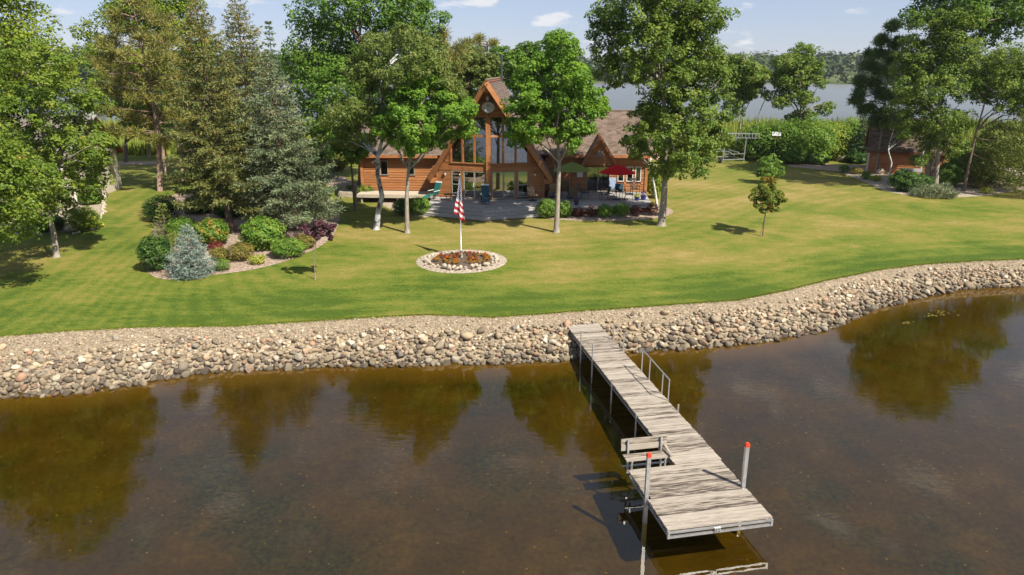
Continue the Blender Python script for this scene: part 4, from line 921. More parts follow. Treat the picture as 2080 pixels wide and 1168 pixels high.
    while z < 5.6:
        e = min(3.96, lim(z + .19) - .02); s0 = 2.92 if z < 4.2 else 2.96
        if not 4.1 < z < 4.78 and e - s0 > .08: half(side, [(s0, z), (e, z), (e, z + .19), (s0, z + .19)], .002, .028).build('siding_board', 'cedar', house)
        z += .2
    # lantern
    lx = 3.35; lp = (side * lx + side * KK / nl * .09, KK * lx - .09, 3.95)
    lt = MB(); lt.lathe([(.03, .22), (.10, .14), (.10, .12), (.02, .12)], lp, 6); lo = lt.build('wall_lamp', 'dark_plastic', house); MB().lathe([(.05, -.08), (.085, .11), (.02, .12)], lp, 6).build('lamp_glass', 'frame_white', lo)
MB().bb(-.17, .17, -.12, .22, 1.6, AP - .35).build('prow_post', 'cedar_trim', house)
MB().bb(-.14, .14, -1.1, .1, AP - .80, AP - .48).build('ridge_beam', 'cedar_trim', house)
MB().tube([(0, -1.22, AP + .03), (0, 12.02, AP + .03)], .09, 6).build('ridge_cap', 'shingle', house)
lt = MB(); lt.lathe([(.03, .2), (.1, .12), (.1, .1), (.06, -.1), (.02, -.12)], (0, -.25, 9.45), 8); lt.build('gable_lamp', 'frame_white', house)
MB().bb(-4.0, 4.0, 11.9, 12.0, 1.6, 4.4).build('rear_wall', 'cedar_dark', house); MB().prism([(-4.4, 4.0), (4.4, 4.0), (0, AP - .3)], 11.85, 11.95).build('rear_gable', 'cedar_dark', house)
# interior seen through the glass
MB().slab([(-3.95, 1.25), (0, .05), (3.95, 1.25), (3.95, 11.8), (-3.95, 11.8)], 2.0, 2.19).build('floor', 'interior_pale', house); MB().bb(-3.9, 3.9, 3.6, 11.8, 4.55, 4.75).build('loft_floor', 'interior', house)
MB().bb(-3.9, 3.9, 8.0, 8.1, 2.2, 8.0).build('partition', 'interior', house)
m = MB(); m.bb(-3.6, 3.6, 3.62, 3.70, 5.68, 5.76)
for k in range(34): m.bb(-3.5 + k * .21, -3.46 + k * .21, 3.64, 3.68, 4.75, 5.68)
m.build('loft_railing', 'interior_pale', house)
m = MB(); m.bb(-2.8, -.9, 5.0, 5.9, 2.2, 2.62); m.bb(-2.8, -.9, 5.7, 5.95, 2.6, 3.05); m.build('sofa', 'brown_sling', house)
dish = thing('satellite_dish', 'grey satellite dish mounted on the A-frame gable front', 'satellite dish', hw(.05, -.32, 8.55), HA)
n = MB(); K = 16; V = [(0, .10, .0)]; rr_ = [.18, .34, .46]; 
for r in rr_: V += [(r * math.cos(2 * math.pi * k / K), .10 - .38 * r * r, r * .82 * math.sin(2 * math.pi * k / K)) for k in range(K)]
Fs = [(0, 1 + k, 1 + (k + 1) % K) for k in range(K)] + [(1 + i * K + k, 1 + (i + 1) * K + k, 1 + (i + 1) * K + (k + 1) % K, 1 + i * K + (k + 1) % K) for i in range(2) for k in range(K)]
n.add([(x, y * 1.0 - .12, z + .33 + y * .25) for x, y, z in V], Fs); n.build('reflector', 'grey_plastic', dish, True)
n = MB(); n.bar((0, -.05, -.05), (-.12, -.62, .12), .03, .03); n.box((-.13, -.64, .16), (.08, .12, .10)); n.build('feed_arm', 'grey_plastic', dish)
n = MB(); n.tube([(0, .05, .3), (.02, .02, -.15), (.02, .20, -.35)], .03, 6); n.build('mast', 'dark_plastic', dish)
n = MB(); n.box((-.02, -.115, .48), (.10, .01, .07)); n.box((.09, -.12, .47), (.06, .01, .05)); n.build('emblem', 'dark_plastic', dish)
# --- left wing
LW = [(-8.85, -8.2, 3.5, 4.65), (-6.75, -6.1, 3.5, 4.65)]
wall_core(house, -10.3, -4.05, 3.2, 3.35, 1.5, 5.25, LW); siding(house, -10.18, -4.1, 3.198, 2.36, 5.1, LW)
MB().bb(-10.42, -10.2, 3.12, 3.3, 2.3, 5.15).build('corner_board', 'cedar_trim', house)
MB().bb(-10.3, -10.15, 3.35, 10.6, 1.5, 5.25).build('end_wall', 'cedar', house); MB().prism([(-10.3, 0), (-10.3, 0), (-10.15, 0)], 0, 0)
for w in LW: window(house, w[0] + .01, w[1] - .01, 3.2, w[2] + .01, w[3] - .01)
MB().bb(-10.1, -4.1, 4.6, 4.7, 1.6, 5.2).build('partition', 'interior', house)
slope(house, (-10.7, 2.7, 5.12), (-2.2, 2.7, 5.12), (-10.7, 6.9, 7.75), (-2.2, 6.9, 7.75), .16, seed=51); slope(house, (-10.7, 11.1, 5.12), (-2.2, 11.1, 5.12), (-10.7, 6.9, 7.75), (-2.2, 6.9, 7.75), .16, seed=52)
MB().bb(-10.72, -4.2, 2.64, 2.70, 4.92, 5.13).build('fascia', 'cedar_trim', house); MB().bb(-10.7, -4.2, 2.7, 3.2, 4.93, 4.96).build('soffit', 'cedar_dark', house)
MB().add([(-10.28, 3.3, 5.2), (-10.28, 10.5, 5.2), (-10.28, 6.9, 7.5)], [(0, 1, 2)]).build('end_gable', 'cedar', house)
fl = MB(); fl.tube([(-9.3, 3.12, 4.62), (-9.42, 3.0, 4.5)], [.05, .08], 8); fl.tube([(-9.1, 3.12, 4.62), (-8.98, 2.98, 4.5)], [.05, .08], 8); fl.bb(-9.28, -9.12, 3.14, 3.17, 4.55, 4.7); fl.build('flood_light', 'frame_white', house)
# --- right wing
RO = [(7.35, 9.2, 2.2, 4.28), (9.78, 10.30, 3.0, 4.2), (10.48, 11.0, 3.0, 4.2), (11.15, 11.62, 3.0, 4.2), (4.75, 5.35, 3.35, 4.2)]
wall_core(house, 4.05, 12.05, 4.3, 4.45, 1.5, 5.25, RO); siding(house, 4.12, 11.9, 4.298, 2.24, 5.1, RO)
MB().bb(11.9, 12.12, 4.2, 4.42, 1.6, 5.12).build('corner_board', 'cedar_trim', house); MB().bb(11.92, 12.05, 4.45, 11.8, 1.5, 5.25).build('end_wall', 'cedar', house)
wall_core(house, 4.05, 12.05, 11.8, 11.95, 1.5, 5.25, [(6.2, 9.6, 2.2, 4.4), (10, 11.6, 2.9, 4.3)], name='rear_wall')
sd_ = window(house, 7.36, 9.19, 4.32, 2.21, 4.27, 'sliding_door', bars=(8.25,)); MB().bb(8.3, 8.33, 4.24, 4.28, 3.1, 3.4).build('handle', 'frame_white', sd_)
for w in RO[1:4]: window(house, w[0] + .01, w[1] - .01, 4.3, w[2] + .01, w[3] - .01, fr='frame_white')
window(house, 4.76, 5.34, 4.3, 3.36, 4.19); window(house, 6.22, 9.58, 11.87, 2.22, 4.38, 'rear_glazing', bars=(7.3, 8.4)); window(house, 10.02, 11.58, 11.87, 2.92, 4.28)
MB().bb(4.15, 11.9, 4.5, 11.8, 2.0, 2.18).build('floor', 'interior_pale', house); m = MB(); m.bb(9.5, 9.6, 4.5, 11.8, 2.2, 5.1); m.bb(6.0, 6.1, 4.5, 11.8, 2.2, 5.1); m.build('partition', 'interior', house)
m = MB(); m.bb(7.4, 8.2, 6.4, 7.0, 2.85, 2.92); m.bb(7.45, 7.5, 6.45, 6.5, 2.2, 2.85); m.bb(8.1, 8.15, 6.9, 6.95, 2.2, 2.85); m.bb(8.4, 8.8, 6.8, 7.2, 2.6, 2.66); m.bb(8.75, 8.8, 6.8, 7.2, 2.66, 3.2); m.bb(8.42, 8.46, 6.82, 7.18, 2.2, 2.6); m.build('dining_set', 'interior', house)
slope(house, (2.2, 3.75, 5.12), (12.45, 3.75, 5.12), (2.2, 8.15, 8.2), (12.45, 8.15, 8.2), .16, seed=61); slope(house, (2.2, 12.5, 5.12), (12.45, 12.5, 5.12), (2.2, 8.15, 8.2), (12.45, 8.15, 8.2), .16, seed=62)
MB().tube([(2.4, 8.15, 8.24), (12.47, 8.15, 8.24)], .08, 6).build('ridge_cap', 'shingle', house)
MB().bb(4.4, 12.45, 3.69, 3.75, 4.92, 5.13).build('fascia', 'cedar_trim', house); MB().bb(4.2, 12.4, 3.75, 4.3, 4.93, 4.96).build('soffit', 'cedar_dark', house)
MB().add([(12.0, 4.4, 5.2), (12.0, 11.8, 5.2), (12.0, 8.15, 7.9)], [(0, 1, 2)]).build('end_gable', 'cedar', house)
# cross gable over the slider
gx, gy, gz, ge = 8.27, 3.05, 6.62, 4.5
for s in (-1, 1):
    r = slope(house, (gx + s * 1.45, gy - .12, ge - .1), (gx + s * 1.45, 6.2, ge - .1), (gx, gy - .12, gz), (gx, 6.2, gz), .12, seed=70 + s)
    m = MB(); m.bar((gx + s * 1.43, gy - .16, ge - .2), (gx, gy - .16, gz - .1), .06, .2); m.build('barge_board', 'cedar_trim', r)
    MB().bb(gx + s * 1.08 - .06, gx + s * 1.08 + .06, gy, 4.25, 4.24, 4.5).build('bracket', 'cedar_trim', house)
siding(house, 0, 0, gy, 4.42, 6.2, lim=lambda z: (gx - max(.02, (gz - .15 - z) * .69), gx + max(.02, (gz - .15 - z) * .69)))
MB().prism([(gx - 1.35, 4.38), (gx + 1.35, 4.38), (gx, gz - .2)], gy + .005, gy + .08).build('gable_wall', 'cedar_dark', house)
MB().bb(gx - 1.3, gx + 1.3, gy - .05, 4.25, 4.28, 4.38).build('gable_soffit', 'cedar_dark', house)
v_ = MB().bb(gx - .19, gx + .19, gy - .06, gy + .01, 5.0, 5.5).build('gable_vent', 'dark_plastic', house)
for k in range(5): MB().box((gx, gy - .07, 5.06 + k * .1), (.34, .02, .05), rx=.5).build('louver', 'grey_plastic', v_)
m = MB(); m.bb(6.6, 7.05, 4.16, 4.26, 3.35, 3.85); m.build('meter_box', 'frame_white', house)
MB().tube([(.2, 10.5, AP - .6), (.2, 10.5, AP + 1.9)], .09, 8).build('stove_pipe', 'dark_plastic', house)

# --- deck
deck = thing('deck', 'grey wooden deck with chevron boards and wide front steps', 'deck', (HO[0], HO[1], 0), HA)
def chev(side, y0, y1, z, x1, mat, th=.04, name='deck_board'):
    """one board parallel to the prow edge, from the centre seam outwards; y0,y1 are its y at the seam"""
    k = .405; P = [(side * .006, y0), (side * x1, y0 + k * x1), (side * x1, y1 + k * x1), (side * .006, y1)]
    if side < 0: P = P[::-1]
    return MB().slab(P, z - th, z).build(name, mat, deck)
for side in (-1, 1):
    y = -4.3
    while y < .05:
        x1 = 4.3
        if y > -.35: x1 = max(.3, min(4.3, (-.02 - y) / .105)) if y < -.03 else 0
        if x1 > .35: chev(side, y, y + .142, FL - .002, x1, 'deck_grey')
        y += .148
    for st in (1, 2):
        zz = FL - .18 * st
        for j in range(3): 
            chev(side, -4.3 - .35 * st + j * .118, -4.3 - .35 * st + j * .118 + .112, zz, 4.3 + .05 * st, 'deck_grey', name='step_board')
    for st in (0, 1, 2): chev(side, -4.3 - .35 * st + .015, -4.3 - .35 * st + .04, FL - .18 * st - .042, 4.3 + .05 * st, 'deck_grey', .15, 'riser')
y = -3.0
me_cache = {}
while y < 4.26:
    xr = 11.9 + .02 * y; xl = 4.32
    if y < -1.1:                                                                   # slanted front edge
        xr = 5.6 + (y + 3.0) * (11.8 - 5.6) / 1.9; xr = min(xr, 11.9)
    b_ = MB().bb(xl, max(xr, xl + .5), y, y + .142, FL - .045, FL - .006).build('deck_board', 'deck_grey', deck); y += .148
MB().slab([(5.65, -3.06), (11.92, -1.16), (11.92, -1.12), (5.65, -3.02)], FL - .22, FL - .05).build('rim_board', 'deck_grey', deck)
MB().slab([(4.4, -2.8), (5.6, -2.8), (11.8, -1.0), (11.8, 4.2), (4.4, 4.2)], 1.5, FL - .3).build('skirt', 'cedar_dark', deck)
y = 1.45
while y < 3.1: MB().bb(-10.35, -4.34, y, y + .142, 2.24, 2.28).build('walkway_board', 'deck_pale', deck); y += .148
MB().bb(-10.35, -4.34, 1.40, 1.45, 2.02, 2.24).build('rim_board', 'deck_pale', deck)
for x in (-10, -8.6, -7.2, -5.8, -4.6): MB().bb(x - .06, x + .06, 1.5, 1.62, 1.5, 2.2).build('post', 'deck_pale', deck)
stp = thing('stone_planter', 'low stone block planter beside the garden path', 'planter', ground(714, 398), HA)
for i, (x, y, l) in enumerate([(-.5, -.5, .62), (.12, -.5, .6), (.55, -.1, .3), (-.5, .4, .6), (.15, .4, .6), (-.85, -.05, .3)]):
    for k in range(2): MB().box((x + .05 * k, y, .12 + .2 * k), (l if l > .4 else .26, .26 if l > .4 else .72, .19)).build('stone', 'limestone', stp)
MB().bb(-.7, .42, -.36, .28, 0, .34).build('soil_fill', 'soil', stp)

# ------------------------------------------------------------------ deck furniture
def sling_chair(label, x, y, face, mat, seat=.42, w=.56, back=.55, recl=.2, group='patio chairs', frame='black_metal', name='patio_chair', swivel=False, cushion=False):
    t = thing(name, label, 'chair', hw(x, y), HA + face, group)                  # faces local -y
    th = .09 if cushion else .025
    MB().box((0, 0, seat), (w, .52, th), rx=-.06).build('seat', mat, t)
    MB().box((0, .27 + back / 2 * math.sin(recl), seat + back / 2 * math.cos(recl) + .02), (w, th, back), rx=-recl).build('backrest', mat, t)
    if swivel:
        b = MB(); b.tube([(0, 0, .03), (0, 0, seat)], .035, 8); b.build('pedestal', frame, t); b = MB(); b.lathe([(.30, 0), (.30, .03), (.05, .05)], (0, 0, 0), 16); b.build('base', frame, t)
    else:
        for sx in (-1, 1):
            MB().tube([(sx * w / 2, -.28, 0), (sx * w / 2, -.24, seat + .2)], .016, 6).build('leg', frame, t); MB().tube([(sx * w / 2, .36, 0), (sx * w / 2, .24, seat), (sx * w / 2, .27 + back * math.sin(recl), seat + back)], .016, 6).build('leg', frame, t)
    for sx in (-1, 1): MB().bar((sx * (w / 2 + .01), -.27, seat + .21), (sx * (w / 2 + .01), .30, seat + .23), .05, .025).build('arm', frame, t)
    return t
def chaise(label, x, y, face, mat):
    t = thing('lounge_chair', label, 'chair', hw(x, y), HA + face, 'reclining deck loungers')
    MB().box((0, -.25, .36), (.58, .75, .03), rx=-.05).build('seat', mat, t); b = MB().box((0, .34, .80), (.58, .035, .95), rx=-.42).build('backrest', mat, t)
    MB().box((0, .505, 1.20), (.585, .05, .11), rx=-.42).build('headrest', 'white_cloth', b); MB().box((0, -.82, .27), (.56, .45, .03), rx=.3).build('footrest', mat, t)
    for sx in (-1, 1):
        MB().tube([(sx * .31, -.5, 0), (sx * .31, -.1, .36), (sx * .31, .25, .62)], .016, 6).build('leg', 'black_metal', t); MB().tube([(sx * .31, .45, 0), (sx * .31, .05, .36), (sx * .31, -.35, .6)], .016, 6).build('leg', 'black_metal', t)
        MB().bar((sx * .32, -.36, .62), (sx * .32, .28, .64), .06, .03).build('arm', 'frame_white', t)
    return t
chaise('teal reclining lounger left of the glass doors, in the sun', -4.1, .2, R(-35), 'teal_sling'); chaise('dark blue reclining lounger in front of the centre post', -.15, -1.0, R(8), 'blue_sling')
def table(label, x, y, r, h, top, group='patio tables', hole=False):
    t = thing('patio_table', label, 'table', hw(x, y), HA, group); MB().lathe([(r, h - .012), (r, h + .012)], (0, 0, 0), 24).build('tabletop', top, t); MB().tube([(r * math.cos(a), r * math.sin(a), h) for a in np.linspace(0, 6.283, 25)], .018, 5, caps=False).build('rim', 'black_metal', t)
    for k in range(4):
        a = R(45 + 90 * k); MB().tube([(r * .8 * math.cos(a), r * .8 * math.sin(a), h - .02), (r * .45 * math.cos(a), r * .45 * math.sin(a), h * .45), (r * .75 * math.cos(a), r * .75 * math.sin(a), 0)], .018, 6).build('leg', 'black_metal', t)
    return t
table('small low black side table by the teal lounger', -3.0, -.1, .38, .42, 'black_metal'); table('round dark-rimmed glass table beneath the red umbrella', 9.45, .7, .62, .72, 'table_glass'); table('round brown table beneath the green umbrella', 6.1, 1.0, .58, .72, 'brown_sling')
def umbrella(label, x, y, h, r, rise, mat, tilt=0, loc=None, group='patio umbrellas'):
    t = thing('patio_umbrella', label, 'umbrella', loc if loc is not None else hw(x, y), HA, group); K = 8
    MB().tube([(0, 0, 0), (0, 0, h + .08)], .022, 8).build('pole', 'black_metal', t)
    V = [(0, 0, h)]; Fs = []; R_ = [.33, .66, 1.0]
    for ri in R_:
        for k in range(K * 4):
            a = 2 * math.pi * k / (K * 4); f = abs((k % 4) - 2) / 2; q = ri * (math.cos(math.pi / K) / math.cos((k % 4 - 2) * math.pi / (K * 2)) if k % 4 else 1) if False else ri * (1 - .05 * (1 - f))
            V.append((r * q * math.cos(a), r * q * math.sin(a), h - rise * ri ** 1.25 - .05 * (1 - f) * ri * (1 if ri < 1 else .2)))
    n = K * 4; Fs = [(0, 1 + k, 1 + (k + 1) % n) for k in range(n)] + [(1 + i * n + k, 1 + (i + 1) * n + k, 1 + (i + 1) * n + (k + 1) % n, 1 + i * n + (k + 1) % n) for i in range(2) for k in range(n)]
    o = MB().add(V, Fs).build('canopy', mat, t, False)
    for k in range(K):
        a = 2 * math.pi * k / K; MB().tube([(0, 0, h - .02), (r * .5 * math.cos(a), r * .5 * math.sin(a), h - rise * .42 - .03), (r * .98 * math.cos(a), r * .98 * math.sin(a), h - rise - .02)], .009, 4).build('rib', 'black_metal', t)
    MB().lathe([(.02, .0), (.05, .02), (.04, .08), (.01, .12)], (0, 0, h), 8).build('finial', mat, t); MB().lathe([(.28, 0), (.26, .06), (.05, .10)], (0, 0, 0), 14).build('base', 'dark_plastic', t)
    return t
umbrella('bright green patio umbrella beside the maple trunk', 6.1, 1.0, 2.72, 1.42, .58, 'green_cloth'); umbrella('red patio umbrella over the glass table', 9.45, .7, 2.62, 1.35, .62, 'red_cloth')
umbrella('red and white umbrella partly hidden beyond the house corner', 0, 0, 2.7, 1.6, .6, 'striped_cloth', loc=on_ground(12.6, 66.5))
sling_chair('flower-patterned swivel chair nearest the glass front corner', 3.25, -.05, R(25), 'floral', swivel=True, cushion=True, recl=.3, group='floral swivel chairs'); sling_chair('flower-patterned swivel chair tucked by the right wing wall', 4.75, 1.5, R(5), 'floral', swivel=True, cushion=True, recl=.2, group='floral swivel chairs')
BG_ = 'brown sling chairs at the green umbrella'
sling_chair('brown sling chair with its back to the lawn at the green umbrella', 6.2, -.05, R(180), 'brown_sling', back=.68, group=BG_); sling_chair('brown sling chair against the wall at the green umbrella', 5.7, 2.1, R(10), 'brown_sling', back=.68, group=BG_); sling_chair('brown sling chair on the maple side of the green umbrella', 5.0, .9, R(-90), 'brown_sling', back=.68, group=BG_)
sling_chair('dark blue chair turned sideways right of the green umbrella', 7.15, 1.1, R(80), 'blue_sling', back=.72, recl=.35)
GG = 'green chairs at the red umbrella'
sling_chair('teal chair on the left side of the glass table', 8.55, .6, R(-80), 'teal_sling', group=GG, recl=.3); sling_chair('dark green chair on the right side of the glass table', 10.4, .75, R(85), 'blue_sling', group=GG); sling_chair('dark green chair behind the glass table', 9.7, 1.65, R(-5), 'blue_sling', group=GG)
sling_chair('high-backed chair draped with a blue and white towel by the slider', 9.35, 3.1, R(0), 'blue_cloth', back=.8)
def rocker():
    t = thing('rocking_chair', 'black wooden rocking chair by the right windows', 'chair', hw(11.05, 3.0), HA + R(15)); MB().box((0, 0, .44), (.54, .5, .04)).build('seat', 'black_metal', t)
    for k in range(6): MB().bar((-.2 + .08 * k, .24, .46), (-.2 + .08 * k, .40, 1.12), .03, .02).build('back_slat', 'black_metal', t)
    MB().box((0, .405, 1.14), (.56, .04, .16), rx=-.2).build('headrail', 'black_metal', t)
    for sx in (-1, 1):
        MB().tube([(sx * .27, -.42, .08), (sx * .27, -.1, .02), (sx * .27, .25, .03), (sx * .27, .55, .12)], .02, 5).build('rocker', 'black_metal', t); MB().tube([(sx * .27, -.22, .04), (sx * .27, -.24, .66)], .02, 5).build('leg', 'black_metal', t); MB().tube([(sx * .27, .24, .04), (sx * .27, .26, .5), (sx * .27, .40, 1.15)], .02, 5).build('leg', 'black_metal', t); MB().bar((sx * .28, -.3, .67), (sx * .28, .3, .68), .06, .03).build('arm', 'black_metal', t)
rocker()
def pot(label, x, y, r, h, mat, petals, seed, group='potted flowers on the deck', fh=.2):
    rng = np.random.default_rng(seed); t = thing('flower_pot', label, 'flower pot', hw(x, y), HA, group); MB().lathe([(r * .7, 0), (r, h * .9), (r * 1.08, h * .9), (r * 1.08, h), (r * .9, h)], (0, 0, 0), 14).build('pot', mat, t)
    n = 320; d = unit(rng.normal(size=(n, 3)) + np.array([0, 0, .5])); P = d * np.array([r * 1.25, r * 1.25, fh]) * rng.uniform(.5, 1, (n, 1)) + np.array([0, 0, h + fh * .4]); V, Q = leaf_quads(P, unit(d + np.array([0, 0, .4])), .07, rng); link('flowers', np_mesh('flowers', V, Q, petals, rng.uniform(0, 1, n)), t)
pot('black pot of small flowers at the deck front near the maple', 6.45, -1.6, .19, .34, 'dark_plastic', 'violet_petal', 1); pot('cobalt blue pot with yellow-green plants at the deck corner', 10.95, .45, .2, .26, 'cobalt_glaze', 'leaf_lime', 2); pot('cobalt blue pot with violet flowers at the deck corner', 11.45, .75, .22, .32, 'cobalt_glaze', 'violet_petal', 3, fh=.34)

# ------------------------------------------------------------------ shed, neighbouring house
SA = R(-23); sh = thing('garden_shed', 'rust-red sided shed with brown shingle roof behind the birches', 'shed', (35.5, 71.4, 1.55), SA)
def gable_house(t, w, d, hgt, rise, wall, roofmat, oh=.35, boards=True, openings=(), shmat='shingle', bh=.2):
    wall_core(t, 0, w, 0, .14, -.2, hgt, openings, wall); MB().bb(0, .14, .14, d, -.2, hgt).build('end_wall', wall, t); MB().bb(w - .14, w, .14, d, -.2, hgt).build('end_wall', wall, t); MB().bb(0, w, d, d + .14, -.2, hgt).build('rear_wall', wall, t)
    for x in (.005, w - .075): MB().add([(x, 0, hgt), (x, d + .14, hgt), (x, d / 2, hgt + rise - .05), (x + .07, 0, hgt), (x + .07, d + .14, hgt), (x + .07, d / 2, hgt + rise - .05)], [(0, 2, 1), (3, 4, 5), (0, 3, 5, 2), (1, 2, 5, 4), (0, 1, 4, 3)]).build('gable_wall', wall, t)
    k = rise / (d / 2)
    slope(t, (-oh, -oh, hgt - oh * k + .12), (w + oh, -oh, hgt - oh * k + .12), (-oh, d / 2, hgt + rise + .12), (w + oh, d / 2, hgt + rise + .12), .12, mat=roofmat, shmat=shmat, seed=int(w * 10)); slope(t, (-oh, d + oh, hgt - oh * k + .12), (w + oh, d + oh, hgt - oh * k + .12), (-oh, d / 2, hgt + rise + .12), (w + oh, d / 2, hgt + rise + .12), .12, mat=roofmat, shmat=shmat, seed=int(w * 10) + 1)
    MB().bb(-oh, w + oh, -oh - .05, -oh, hgt - oh * k - .06, hgt - oh * k + .11).build('fascia', wall, t)
    if boards: siding(t, .1, w - .1, -.002, .05, hgt - .02, openings, h=bh)
    for x in (0, w): MB().box((x, -.03, hgt / 2), (.16, .1, hgt)).build('corner_board', 'cedar_trim' if wall != 'beige_wall' else 'frame_white', t)
gable_house(sh, 6.4, 5.6, 2.45, 2.75, 'cedar_dark', 'cedar_dark')
MB().bb(-.03, 0.0, 1.4, 4.2, 0, 2.2).build('garage_door', 'frame_white', sh); MB().bb(-.05, -.0, 1.22, 1.38, 0, 2.35).build('door_trim', 'frame_white', sh)
c0 = under(140, 53)
nb = thing('beige_house', 'beige sided neighbouring house mostly hidden behind the orange-tipped tree', 'house', (c0[0] - 12, c0[1] + .3, 1.6), R(4))
gable_house(nb, 12, 7.5, 3.4, 3.0, 'beige_wall', 'cedar_dark', .5, False, [(9.6, 10.8, 1.0, 2.4), (6.5, 7.8, 1.0, 2.4), (3, 4.3, 1, 2.4)], 'shingle_grey')
for a, b in ((9.6, 10.8), (6.5, 7.8), (3, 4.3)): window(nb, a + .01, b - .01, 0.02, 1.01, 2.39, fr='frame_white')
MB().bb(.2, 11.8, 1.5, 1.6, 0, 3.4).build('partition', 'interior', nb)
for k in range(16): MB().box((6, -.004, .12 + k * .22), (11.8, .02, .21), rx=.04).build('siding_board', 'beige_wall', nb) if not 4 <= k <= 10 else None
for x in (8.6, 11.4): MB().box((x, -1.3, 1.3), (.2, .2, 2.6)).build('porch_post', 'frame_white', nb)
MB().box((10, -.7, 2.7), (3.4, 1.7, .16)).build('porch_roof', 'frame_white', nb); MB().bb(8.2, 11.8, -1.6, -.05, -.3, .12).build('porch_floor', 'limestone', nb)
d2 = copy_tree(dish); d2.location = at_y(186, 242, 57.5); d2.rotation_euler = (0, 0, R(-120)); tag(d2, 'satellite dish on the roof peak of the beige house', 'satellite dish')
MB().tube([(0, .2, -.6), (0, .2, .3)], .03, 6).build('roof_mount', 'grey_plastic', d2)

# ------------------------------------------------------------------ boat lift, bird feeder, grill, bench
bl = thing('boat_lift', 'aluminium boat lift frame with ladder-like canopy rail and black wheels', 'boat lift', (23.2, 79.2, 1.6), R(6))
for (x, y, z) in ((0, 0, 2.75), (2.5, .3, 2.75), (0, 2.6, 2.75), (2.5, 2.9, 2.75)): MB().tube([(x, y, 0), (x + .1, y, z)], .06, 8).build('post', 'aluminium', bl)
for z in (2.72, 3.18): MB().bar((-.1, 0, z), (4.0, .1, z - .08), .06, .07).build('canopy_rail', 'aluminium', bl)
for k in range(11): MB().bar((.0 + .39 * k, 0, 2.72 - .007 * k), (.0 + .39 * k, 0, 3.18 - .007 * k), .05, .05).build('canopy_rung', 'aluminium', bl)
m = MB(); m.bar((-.1, 2.6, 3.0), (4.0, 2.7, 2.95), .06, .07); m.build('canopy_rail', 'aluminium', bl)
for y in (0, 2.6):
    MB().bar((0, y, .35), (2.5, y + .3, .35), .07, .09).build('cross_beam', 'aluminium', bl); MB().bar((0, y, .95), (2.5, y + .3, .95), .06, .07).build('cross_beam', 'aluminium', bl)
for x in (0, 2.5): MB().bar((x, 0, .3), (x, 2.8, .3), .07, .09).build('side_beam', 'aluminium', bl)
for x in (.8, 1.7): MB().bar((x, -.1, 1.12), (x, 2.8, 1.12), .1, .08).build('bunk', 'aluminium', bl)
for y in (0, 2.6): MB().bar((.8, y, 1.05), (1.25, y, .85), .05, .05).build('bunk_brace', 'aluminium', bl); 
for x, y in ((-.35, -.05), (-.35, 2.6)):
    w = MB(); w.tube([(x - .09, y, .32), (x + .09, y, .32)], .32, 18); wo = w.build('wheel', 'rubber', bl); MB().tube([(x - .1, y, .32), (x + .1, y, .32)], .12, 10).build('hub', 'aluminium', wo)
bf = thing('bird_feeder', 'red and grey house-shaped bird feeder on a thin pole', 'bird feeder', (29.0, 79.8, 1.6), R(-15))
MB().tube([(0, 0, 0), (0, 0, 2.55)], .03, 6).build('pole', 'aluminium', bf); MB().bb(-.42, .42, -.32, .32, 2.55, 2.68).build('tray', 'red_paint', bf); MB().bb(-.34, .34, -.18, .18, 2.68, 2.98).build('hopper', 'glass', bf)
for s in (-1, 1): MB().box((0, s * .2, 3.1), (.92, .56, .035), rx=-s * .75).build('roof_panel', 'grey_plastic', bf)
for s in (-1, 1): MB().prism([(-.0, 0), (.0, 0), (0, 0)], 0, 0); MB().add([(s * .38, -.34, 2.72), (s * .38, .34, 2.72), (s * .38, 0, 3.22), (s * .41, -.34, 2.72), (s * .41, .34, 2.72), (s * .41, 0, 3.22)], [(0, 1, 2), (5, 4, 3), (0, 3, 4, 1), (1, 4, 5, 2), (2, 5, 3, 0)]).build('gable_board', 'red_paint', bf)
gp_ = ground(1823, 372); gr = thing('covered_grill', 'grill under a dark navy cover beside the shed birches', 'grill', gp_, R(-10))
MB().lathe([(.34, .0), (.36, .5), (.42, .8), (.30, 1.08), (.08, 1.16)], (0, 0, 0), 12).build('cover', 'navy_cover', gr, True); MB().bar((-.3, -.40, .82), (.35, -.42, .76), .05, .05).build('handle', 'grey_plastic', gr)
for x in (-.3, .3): MB().tube([(x - .03, .1, .1), (x + .03, .1, .1)], .1, 10).build('wheel', 'rubber', gr)
bp_ = ground(1848, 362); wb = thing('garden_bench', 'pale bench against the shed wall behind the dark yew', 'bench', bp_, SA)
MB().box((0, 0, .45), (1.9, .42, .05)).build('seat', 'grey_plastic', wb); MB().box((0, .22, .75), (1.9, .05, .3), rx=-.15).build('backrest', 'grey_plastic', wb)
for x in (-.8, .8): MB().box((x, 0, .22), (.08, .38, .44)).build('leg', 'grey_plastic', wb)
fm = [flower_mesh(k) for k in range(4)]; rng = np.random.default_rng(31); nfl = 0
while nfl < 95:
    x, y = rng.uniform(-1.65, 1.65), rng.uniform(-1.35, 1.4)
    if (x / 1.65) ** 2 + (y / 1.38) ** 2 > 1 or (x * x + y * y < .05): continue
    red = y > -.5 and rng.uniform() < .72 and abs(x) < 1.25
    o = link('marigold', fm[1 + 2 * (nfl % 2)] if red else fm[2 * (nfl % 2)]); o.location = (FB[0] + x, FB[1] + y, fz + .10); s = rng.uniform(.8, 1.35); o.scale = (s, s, s); o.rotation_euler = (0, 0, rng.uniform(0, 6.28))
    tag(o, 'red flowering plant in the oval bed at the flagpole' if red else 'yellow and orange marigold in the oval bed at the flagpole', 'flower', 'red flowers around the flagpole' if red else 'yellow marigolds around the flagpole'); nfl += 1
pole_x, pole_y = -2.84, 38.75; ph = 4.62
fp = thing('flagpole', 'white flagpole with gold ball rising from the oval flower bed', 'flagpole', (pole_x, pole_y, fz + .05))
